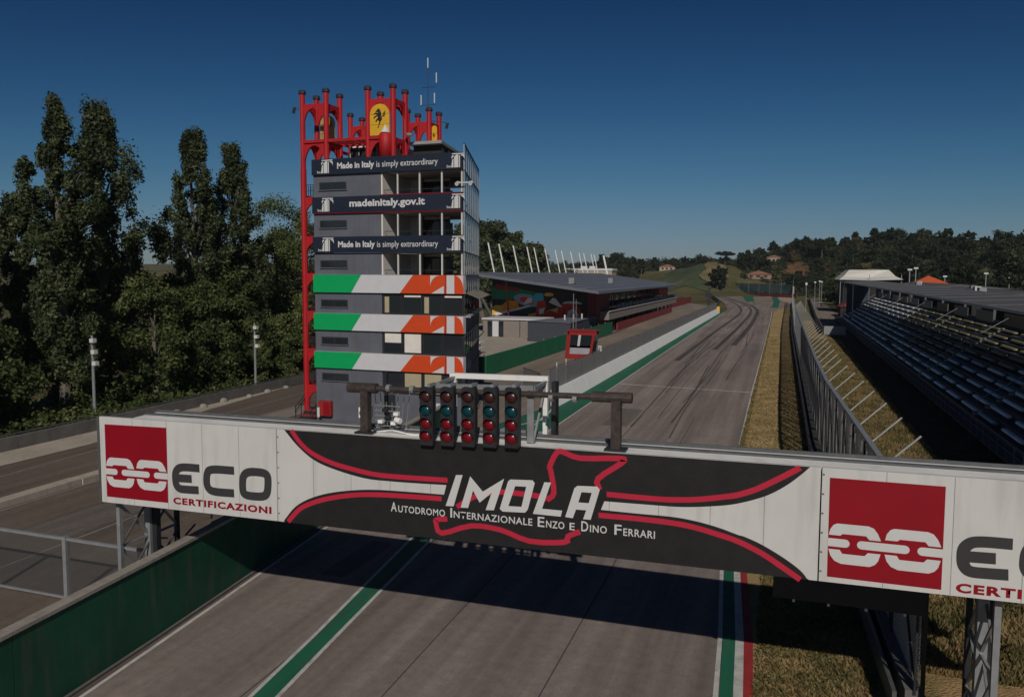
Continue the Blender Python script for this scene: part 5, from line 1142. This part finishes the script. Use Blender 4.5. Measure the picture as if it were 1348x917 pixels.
# red sheds glimpsed left of the tower
rs = thing('red_shed', 'dark red shed with a black band seen between the trees and the tower', 'shed', (-58, 88, 0))
build('wall', MB().box((-66, 86, 0), (-56.5, 96, 3.9)), M_brickred, rs); build('black_band', MB().box((-66.02, 85.95, 0), (-56.4, 86, 2.2)), M_black, rs); build('roof', MB().box((-66.4, 85.6, 3.9), (-56.2, 96.4, 4.2)), M_darkst, rs)
for k in range(4): build('post', MB().box((-65.5 + k * 2.8, 85.8, 0), (-65.2 + k * 2.8, 85.94, 3.9)), M_darkst, rs)
rs2 = thing('red_banner_frame', 'tall red and black banner frame just left of the tower', 'banner', (-60, 98, 0))
build('frame', MB().box((-63, 98, 0), (-62.7, 98.3, 10.5)).box((-57.8, 98, 0), (-57.5, 98.3, 10.5)).box((-66, 98, 10.5), (-57.5, 98.3, 10.9)), M_darkst, rs2); build('banner_sheet', MB().box((-62.6, 98.1, 6.6), (-57.9, 98.2, 10.4)), M_brickred, rs2); build('banner_sheet', MB().box((-62.6, 98.1, 1.2), (-57.9, 98.2, 5.6)), M_bred2, rs2)
wd = build('wheel_disc', MB().tube((-60.3, 97.6, 6.2), (-60.3, 97.9, 6.2), 1.3, n=16), M_galvd, rs2)
# pale boulders and blocks along the pavement
for k in range(6):
    y = 58 + k * 3.4; x = -53.0 + rr.uniform(-.3, .4); s_ = rr.uniform(.3, .55)
    q = MB().lathe((x, y, 0), [(s_, 0), (s_ * .95, s_ * .5), (s_ * .5, s_ * .85), (0, s_ * .9)], 7); o = build('concrete_block', q, M_conc, loc=(x, y, 0)); tag(o, 'pale rough concrete block lying on the pavement by the boundary wall', 'block', 'concrete blocks on the pavement')

# ---- hillside houses
def house(name, lab, x, y, w_, d_, h, m):
    z = hill(x, y) - .5; q = thing(name, lab, 'house', (x, y, z))
    build('wall', MB().box((x, y, z), (x + w_, y + d_, z + h)), m, q)
    build('roof', MB().prism_xz([(x - .5, z + h), (x + w_ + .5, z + h), (x + w_ / 2, z + h + w_ * .16)], y - .5, y + d_ + .5), M_terra, q)
    for k in range(3):
        wn = build('window', MB().box((x + w_ * (.14 + .28 * k), y - .08, z + h * .45), (x + w_ * (.28 + .28 * k), y - .02, z + h * .8)), M_glass, q)
house('farmhouse', 'terracotta roofed pale house high on the wooded hill', -12, 628, 11, 8, 6, M_plaster)
house('farmhouse', 'low pink walled house at the foot of the hill behind the teal grandstand', -24, 566, 17, 6, 3.2, mat('pink_plaster', (.30, .19, .15), .8))
house('farmhouse', 'small pale house on the left slope beyond the white building', -94, 640, 12, 7, 4, M_plaster)
#house('farmhouse', 'long brown house with pale walls left of the grassy slope', -122, 665, 14, 8, 4, M_plaster)
for k, pts in enumerate(([(-44, 500), (-30, 515), (-22, 545), (-36, 560), (-52, 540), (-60, 520)],)):
    pass
def patch(name, cx_, cy_, rx, ry, m, kseed, dz=0.5):
    n = 14; rq = random.Random(kseed); mb = MB(); ringv = []
    cs = [(cx_, cy_)]
    vs = [(cx_, cy_, hill(cx_, cy_) + dz)]
    for rad in (.35, .7, 1.0):
        for i in range(n):
            t = 2 * math.pi * i / n; r_ = rad * rq.uniform(.55, 1.25); x, y = cx_ + rx * r_ * math.cos(t), cy_ + ry * r_ * math.sin(t); vs.append((x, y, hill(x, y) + dz))
    fs = [(0, 1 + i, 1 + (i + 1) % n) for i in range(n)] + [(1 + j * n + i, 1 + (j + 1) * n + i, 1 + (j + 1) * n + (i + 1) % n, 1 + j * n + (i + 1) % n) for j in range(2) for i in range(n)]
    struct(name, mb.add(vs, fs), m, smooth=True)
G_olive = ground_mat('sage_meadow', [(0.04, 0.055, 0.03), (0.07, 0.09, 0.05), (0.10, 0.11, 0.06)], .06)
G_sand = ground_mat('sandy_slope', [(0.08, 0.075, 0.035), (0.20, 0.16, 0.085), (0.26, 0.20, 0.12)], .06)
G_rust = ground_mat('reddish_bare_slope', [(0.06, 0.05, 0.02), (0.15, 0.085, 0.045), (0.20, 0.12, 0.07)], .08)
patch('meadow', -66, 580, 26, 60, G_olive, 1, .5); patch('sandy_slope', -44, 568, 10, 24, G_sand, 2, 1.0); patch('bare_slope', 9, 588, 8, 20, G_rust, 3, 1.2)

# ================================================================== TREES
def leaves(name, clumps, nleaf, size, m, seed, flat=0.35):
    """many small leaf quads spread over the shells of the given clumps (x, y, z, rx, rz)"""
    r = np.random.RandomState(seed); c = np.array(clumps, float); wgt = c[:, 3] ** 2; wgt /= wgt.sum()
    idx = r.choice(len(c), nleaf, p=wgt); d = r.normal(size=(nleaf, 3)); d /= np.linalg.norm(d, axis=1)[:, None]
    rad = r.uniform(0.0, 1, nleaf) ** 0.45
    p = c[idx, :3] + d * rad[:, None] * np.stack([c[idx, 3], c[idx, 3], c[idx, 4]], 1) * (1 + 0.18 * r.normal(size=nleaf))[:, None]
    nrm = d + r.normal(size=(nleaf, 3)) * 0.75; nrm[:, 2] += flat; nrm /= np.linalg.norm(nrm, axis=1)[:, None]
    a = np.cross(nrm, r.normal(size=(nleaf, 3))); a /= np.linalg.norm(a, axis=1)[:, None]; b = np.cross(nrm, a)
    s = (size * r.uniform(0.4, 1.55, nleaf))[:, None]
    v = np.stack([p - a * s, p - b * s * .55, p + a * s, p + b * s * .55], 1).reshape(-1, 3)
    me = bpy.data.meshes.new(name); me.vertices.add(len(v)); me.vertices.foreach_set('co', v.ravel()); me.loops.add(len(v)); me.loops.foreach_set('vertex_index', np.arange(len(v)))
    me.polygons.add(nleaf); me.polygons.foreach_set('loop_start', np.arange(nleaf) * 4); me.polygons.foreach_set('loop_total', np.full(nleaf, 4)); me.update(calc_edges=True); me.materials.append(m); return me
LM_pop = leaf_mat('poplar_leaves', (0.016, 0.026, 0.011), (0.062, 0.082, 0.034), (0.18, 0.20, 0.09), .5)
LM_bush = leaf_mat('broadleaf_foliage', (0.018, 0.032, 0.009), (0.068, 0.092, 0.028), (0.19, 0.21, 0.075), .5)
LM_far = leaf_mat('hill_foliage', (0.013, 0.021, 0.009), (0.032, 0.045, 0.021), (0.075, 0.09, 0.04), .12)
LM_dark = leaf_mat('dark_hill_foliage', (0.0072, 0.0144, 0.0065), (0.0173, 0.0302, 0.0130), (0.0324, 0.0475, 0.0202), .12)
LM_olive = leaf_mat('olive_hill_foliage', (0.0216, 0.0288, 0.0101), (0.0518, 0.0590, 0.0202), (0.0936, 0.0936, 0.0360), .12)
LM_brown = leaf_mat('brown_hill_foliage', (0.05, 0.03, 0.016), (0.11, 0.07, 0.035), (0.17, 0.11, 0.05), .12)

def trunk_mesh(name, h, r, limbs, seed, lean=0.0):
    rq = random.Random(seed); mb = MB(); pts = []
    for k in range(7):
        t = k / 6; pts.append((lean * t * h + rq.uniform(-.12, .12), rq.uniform(-.12, .12), h * t))
    for k in range(6): mb.tube(pts[k], pts[k + 1], r * (1 - .14 * k), r * (1 - .14 * (k + 1)), 8)
    for k in range(limbs):
        t = rq.uniform(.12, .9); b = Vector(pts[0]).lerp(Vector(pts[-1]), t); an = rq.uniform(0, 6.28); L_ = min(h * rq.uniform(.08, .2), (h - b.z) * .8)
        q = b + Vector((math.cos(an) * L_ * .3, math.sin(an) * L_ * .3, L_ * .9)); mb.tube(b, q, r * .34, r * .1, 6)
        q2 = q + Vector((math.cos(an + .5) * L_ * .15, math.sin(an + .5) * L_ * .15, L_ * .3)); mb.tube(q, q2, r * .12, r * .05, 5)
    me = bpy.data.meshes.new(name); me.from_pydata(mb.v, [], mb.f); me.materials.append(M_bark); me.polygons.foreach_set('use_smooth', [True] * len(me.polygons)); me.update(); return me
def poplar(x, y, h, w_, lab, seed, n=26000, bare=0.12, split=False):
    rq = random.Random(seed); q = thing('poplar_tree', lab, 'tree', (x, y, 0), 'tall poplars behind the boundary wall')
    cl = []
    for k in range(int(h * 6.5)):
        t = bare + (1 - bare) * (k + rq.random()) / (h * 6.5)
        env = w_ * (.42 + .75 * math.sin(math.pi * min(1, t * .9 + .06)) ** .9) * (1 - .6 * max(0, t - .72) / .28) * .5
        an = rq.uniform(0, 6.28); rr_ = env * rq.uniform(.35, 1.0) * (.8 + .28 * math.sin(an * 2 + t * 11 + seed))
        s_ = rq.uniform(.4, 1.0) * (1 - .3 * t) * (w_ / 7)
        cl.append((math.cos(an) * rr_, math.sin(an) * rr_, h * t, s_, s_ * rq.uniform(1.1, 1.9)))
    link('crown', leaves('crown', cl, int(n * 1.9), .165, LM_pop, seed), q); link('trunk', trunk_mesh('trunk', h * .86, .34 + h * .008, 12, seed), q); return q
poplar(-61.5, 53.5, 28.3, 6.6, 'tall poplar at the left edge of the photo, its tip beside the frame', 11)
poplar(-66, 62.5, 29.6, 10.5, 'tallest full poplar, second from the left', 12, 32000)
poplar(-68, 54.5, 20, 7, 'lower poplar filling the gap between the two leftmost poplars', 13, 20000)
poplar(-66.5, 76.3, 29.4, 8.0, 'poplar with bare pale trunk forks right of the gap of sky', 14, 24000, .2)
poplar(-66.5, 83.5, 28.9, 9.0, 'broad poplar just left of the bushy tree by the tower', 15, 32000)
poplar(-73, 69, 17, 6, 'small poplar in the gap of sky between the two tall groups', 16, 16000)
poplar(-62, 40, 24, 8, 'poplar beyond the left edge, in front of the long wall', 17, 24000)
poplar(-58.5, 28, 22, 8, 'leftmost poplar nearest the camera', 18, 24000)
def bushy(name, x, y, h, w_, lab, seed, n=16000, m=None, z=0, group=None, size=.26, th=.3):
    rq = random.Random(seed); q = thing(name, lab, 'tree', (x, y, z), group); cl = []
    for k in range(46):
        t = rq.uniform(th * .6, 1); an = rq.uniform(0, 6.28); e = w_ / 2 * math.sin(math.pi * min(1, .12 + t * .82)) ** .6 * rq.uniform(.3, 1)
        s_ = w_ * rq.uniform(.10, .19); cl.append((math.cos(an) * e, math.sin(an) * e, h * t - s_ * .7, s_, s_ * .85))
    link('crown', leaves('crown', cl, n, size, m or LM_bush, seed), q); link('trunk', trunk_mesh('trunk', h * .7, .16 + h * .012, 8, seed + 1), q); return q
L2 = 'trees below the poplars'
LM_light = leaf_mat('light_green_foliage', (0.03, 0.05, 0.014), (0.10, 0.13, 0.04), (0.24, 0.27, 0.10), .5)
spots = [(-62.5, 46, 9, 8, 'bushy green tree behind the wall at the left edge'), (-63, 57, 10, 9, 'bushy green tree behind the left floodlight mast'), (-60, 63, 13, 9, 'bushy green tree under the tallest poplar'), (-60, 66, 7, 6, 'low bush behind the wall, right of the left floodlight mast'), (-60, 70, 12, 8, 'rounded tree in front of the gap between the poplar groups'), (-62, 75, 8, 7, 'bushy tree under the forked poplar'), (-64.5, 79, 14, 9, 'bushy tree behind the right floodlight mast'), (-69, 90, 18, 9, 'tall bushy tree just left of the tower'), (-65, 97, 21, 12, 'light green tree whose crown tops out beside the tower'), (-74, 103, 25, 13, 'pale green tree directly left of the tower'), (-57.4, 37, 9, 8, 'bushy tree left of the photo beside the wall'), (-58.5, 28, 11, 9, 'large bush at the far left by the service road'), (-58.5, 77, 5, 4, 'small yellow green shrub by the right floodlight mast')]
for k, (x, y, h, w_, lab) in enumerate(spots): bushy('bushy_tree', x, y, h, w_, lab, 40 + k, 29000, m=LM_light if 'green tree' in lab and y > 95 else None, z=0, group=L2, size=.17)
for x, y, h, w_, lab in ((-57.6, 84, 5.5, 4.5, 'small bush in front of the dark red shed'), (-60.5, 84.5, 8, 6, 'bush beside the right floodlight mast, before the shed')): bushy('bushy_tree', x, y, h, w_, lab, int(200 + y + x), 14000, z=0, group=L2, size=.17)
r = np.random.RandomState(31); cl = []
for k in range(420):
    y = r.uniform(-5, 96); x = -54.8 - r.uniform(0, 9) - max(0, (y - 60)) * .05; s_ = r.uniform(.4, 1.0); cl.append((x, y, s_ * .6, s_ * 1.2, s_))
ug = link('undergrowth', leaves('undergrowth', cl, 60000, .17, LM_bush, 32)); ug['kind'] = 'stuff'
# big trees behind the pit building
for k, (x, y, h, w_) in enumerate(((-103, 276, 33, 20), (-96.5, 281, 29, 16), (-90, 288, 25, 13), (-110, 272, 34, 20), (-118, 268, 32, 22), (-116, 330, 18, 20), (-106, 345, 17, 18), (-96, 350, 16, 18))):
    bushy('park_tree', x, y, h, w_, ['large green tree above the near end of the pit roof', 'second large tree behind the white fins', 'lower tree where the big trees slope down to the fins', 'large tree just right of the tower', 'large tree hidden behind the right side of the tower', 'distant low tree behind the middle fins', 'distant low tree behind the fins, further right', 'distant low tree behind the last fins'][k], 90 + k, 12000, LM_pop, size=.62, group='park trees behind the pit building')
# hillside trees: six shapes shared by many individuals
shapes = []
for s_, (h, w_, m, nl) in enumerate(((10, 10, LM_far, 1500), (12, 9, LM_dark, 1500), (8, 10, LM_olive, 1200), (11, 12, LM_far, 1600), (13, 7, LM_dark, 1300), (7, 9, LM_olive, 1000), (8, 8, LM_brown, 1000))):
    rq = random.Random(200 + s_); cl = []
    for k in range(22):
        t = rq.uniform(.25, 1); an = rq.uniform(0, 6.28); e = w_ / 2 * math.sin(math.pi * min(1, .15 + t * .75)) ** .7 * rq.uniform(.2, 1); q_ = w_ * rq.uniform(.12, .2)
        cl.append((math.cos(an) * e, math.sin(an) * e, h * t - q_ * .7, q_, q_ * .8))
    shapes.append((leaves('hill_crown', cl, nl, .62, m, 300 + s_), trunk_mesh('hill_trunk', h * .75, .3, 4, 310 + s_), h))
# umbrella pine
cl = [(random.uniform(-5, 5), random.uniform(-4, 4), 10.5 + random.uniform(-.6, 1.1), 1.7, .8) for k in range(26)]
pine = (leaves('pine_crown', cl, 2400, .5, LM_dark, 401), trunk_mesh('pine_trunk', 10.5, .45, 6, 402), 12)
kinds = {0: 'green broadleaf tree on the wooded hillside', 1: 'dark rounded tree on the wooded hillside', 2: 'olive green shrubby tree on the hillside', 3: 'wide green tree on the wooded hillside', 4: 'slim dark tree standing up from the wooded hillside', 5: 'low olive bush on the hillside slope', 6: 'reddish brown tree on the wooded hillside'}
rq = random.Random(77); placed = 0
def zone(lab, x, y):
    u = x / y; h = ' on the skyline' if y > 640 - max(0, x - 20) else (' at the foot of the slope' if y < 545 - max(0, x - 20) * 1.3 else ' half way up the slope')
    w3 = ', above the pit building roof' if u < -.115 else ', left of the sandy slope' if u < -.06 else ', behind the teal grandstand' if u < .0 else ', between grandstand and pavilion' if u < .06 else ', above the white pavilion' if u < .14 else ', above the orange tent' if u < .2 else ', towards the right edge'
    return lab.replace(' on the wooded hillside', '').replace(' standing up from the wooded hillside', '').replace(' on the hillside slope', '').replace(' on the hillside', '') + h + w3
def put(sh, x, y, z, sc, lab, name='hill_tree'):
    o = bpy.data.objects.new(name, None); COL.objects.link(o); o.location = (x, y, z); o.scale = (sc, sc, sc * rq.uniform(.9, 1.15)); o.rotation_euler = (0, 0, rq.uniform(0, 6.28)); tag(o, lab, 'tree', lab + 's')
    for nm, me in (('crown', sh[0]), ('trunk', sh[1])): c_ = bpy.data.objects.new(nm, me); COL.objects.link(c_); c_.parent = o
tries = 0
while placed < 290 and tries < 6000:
    tries += 1
    x = rq.uniform(-150, 150); y = rq.uniform(505 - max(0, x - 20) * 1.45, 690 - max(0, x - 20) * .8)
    px = x / y
    if -105 < x < -32 and y < 650: continue                  # meadow and sandy slope stay open
    if -34 < x < -4 and 530 < y < 580: continue
    if x < 22 and y < 575 and abs(x + 18 - (y - 520) * -.63) < 22: continue
    if -10 < x < 22 and 565 < y < 610: continue
    k = rq.choices(range(7), (22, 18, 22, 16, 9, 12, 3))[0]
    if x > 40 and rq.random() < .5: k = rq.choice((1, 4, 3))
    put(shapes[k], x, y, hill(x, y) - .8, rq.uniform(.7, 1.15), zone(kinds[k], x, y)); placed += 1
put(pine, -43, 640, hill(-43, 640) - .5, 1.15, 'umbrella pine with a flat topped crown on the skyline', 'umbrella_pine')
put(pine, 26, 600, hill(26, 600) + 3, 1.0, 'second umbrella pine, standing on the skyline further right', 'umbrella_pine')
put(shapes[1], -40, 530, hill(-40, 530), 1.25, 'dark conifer in front of the sandy slope', 'dark_conifer')
put(shapes[4], -37, 528, hill(-37, 528), 1.1, 'slim dark conifer in front of the sandy slope', 'dark_conifer')
# continuous wood on and behind the ridge, too dense to count
r = np.random.RandomState(9); cl = []
for k in range(2600):
    x = r.uniform(-420, 420); y = r.uniform(640, 1000) if abs(x) < 300 else r.uniform(520, 1000)
    if x > 60: y = r.uniform(560 - (x - 60) * .7, 900)
    if x < -120 and r.rand() < .5: y = r.uniform(700, 1300)
    s_ = r.uniform(2.6, 4.6); cl.append((x, y, hill(x, y) + s_ * r.uniform(.3, 1.4), s_, s_ * .9))
wd_ = link('woodland', leaves('woodland', cl, 200000, .95, LM_far, 10)); wd_['kind'] = 'stuff'
r = np.random.RandomState(12); cl = []
for k in range(2300):
    x = r.uniform(-45, 160); y0_ = 500 - max(0, x - 20) * 1.45; y = y0_ + r.uniform(0, 170); s_ = r.uniform(1.6, 3.3)
    if 3 < x < 15 and 570 < y < 602: continue
    if x < 8 and y < 545 + (0 - x) * .8: continue
    if x < -28 and y < 620: continue
    cl.append((x, y, hill(x, y) + s_ * .3, s_ * 1.2, s_ * .8))
for k in range(900):
    x = r.uniform(-190, -58); y = r.uniform(645, 740); s_ = r.uniform(2, 3.4); cl.append((x, y, hill(x, y) + s_ * .6, s_ * 1.2, s_))
sc_ = link('hillside_scrub', leaves('hillside_scrub', cl, 150000, .62, LM_far, 13)); sc_['kind'] = 'stuff'
# trees behind the right grandstand
DL = ['dense tree behind the grandstand, right behind the pavilion mast', 'dense tree just right of the orange tent', 'wide dense tree above the far grandstand roof', 'dense tree straight behind the orange tent', 'big dense tree near the right edge', 'dense tree just behind the white pavilion', 'lower dense tree in front of the big ones at the right', 'low dense tree by the pale poles', 'tallest dense tree at the right edge', 'small dense tree left of the white pavilion', 'small dark tree beside the lamp posts', 'dense tree low behind the roof at the right edge', 'outermost dense tree past the right edge', 'small dark bush like tree below the pavilion', 'dense tree behind the lamp posts, left of the pavilion']
for k, (x, y, h, w_) in enumerate(((62, 330, 19, 15), (78, 325, 22, 18), (96, 318, 23, 20), (52, 372, 19, 16), (112, 300, 24, 20), (40, 395, 15, 14), (88, 290, 17, 15), (72, 285, 14, 12), (126, 280, 26, 22), (30, 405, 14, 12), (24, 372, 12, 11), (104, 262, 20, 17), (140, 250, 26, 22), (22, 345, 10, 9), (26, 420, 15, 14))):
    bushy('dense_tree', x, y, h, w_, DL[k], 500 + k, 7000, (LM_dark, LM_far, LM_pop)[k % 3], size=.6, group='dense dark trees rising behind the right grandstand')
# dry tufts on the right-hand grass
r = np.random.RandomState(20)
def tufts(name, n, xr, yr, m, seed, hh=(.08, .28), skip=None):
    r = np.random.RandomState(seed); x = r.uniform(*xr, n); y = yr[0] + (yr[1] - yr[0]) * r.uniform(0, 1, n) ** 1.6
    h = r.uniform(*hh, n); a = r.uniform(0, 6.28, n); w2 = r.uniform(.03, .09, n); dx = np.cos(a) * w2; dy = np.sin(a) * w2; lx = r.normal(0, .08, n); ly = r.normal(0, .08, n)
    v = np.stack([np.stack([x - dx, y - dy, np.zeros(n) - .02], 1), np.stack([x + dx, y + dy, np.zeros(n) - .02], 1), np.stack([x + lx, y + ly, h], 1)], 1).reshape(-1, 3)
    me = bpy.data.meshes.new(name); me.vertices.add(len(v)); me.vertices.foreach_set('co', v.ravel()); me.loops.add(len(v)); me.loops.foreach_set('vertex_index', np.arange(len(v)))
    me.polygons.add(n); me.polygons.foreach_set('loop_start', np.arange(n) * 3); me.polygons.foreach_set('loop_total', np.full(n, 3)); me.update(calc_edges=True); me.materials.append(m)
    o = link(name, me); o['kind'] = 'stuff'
LM_straw = leaf_mat('straw_blades', (0.20, 0.16, 0.07), (0.40, 0.30, 0.14), (0.54, 0.41, 0.22), .5)
LM_green = leaf_mat('green_blades', (0.04, 0.06, 0.018), (0.20, 0.16, 0.065), (0.44, 0.29, 0.15), .4)
tufts('dry_grass', 90000, (-2.62, 2.5), (45, 170), LM_straw, 1, (.03, .11)); tufts('dry_grass', 30000, (-0.5, 3.2), (18, 45), LM_green, 4, (.03, .14))
tufts('bank_grass', 90000, (3.4, 10.9), (28, 170), LM_green, 2, (.05, .28)); tufts('weeds', 5000, (-2.7, -2.4), (60, 200), LM_green, 6, (.05, .2)); tufts('weeds', 9000, (1.9, 2.6), (40, 200), LM_green, 7, (.08, .35))
# summer haze over the whole valley
hz = MB().box((-2500, -400, -1.2), (2500, 4200, 75.0)); hzo = build('haze', hz, MATS.setdefault('haze_air', bpy.data.materials.new('haze_air'))); hzo['kind'] = 'stuff'
hm = MATS['haze_air']; hm.use_nodes = True; hn = hm.node_tree; hn.nodes.clear(); ho_ = hn.nodes.new('ShaderNodeOutputMaterial'); hv = hn.nodes.new('ShaderNodeVolumePrincipled')
hv.inputs['Color'].default_value = (0.82, 0.88, 0.95, 1); hv.inputs['Density'].default_value = 0.00007; hn.links.new(hv.outputs[0], ho_.inputs['Volume'])
print('objects', len(bpy.data.objects), 'benches', cnt, 'hill trees', placed)
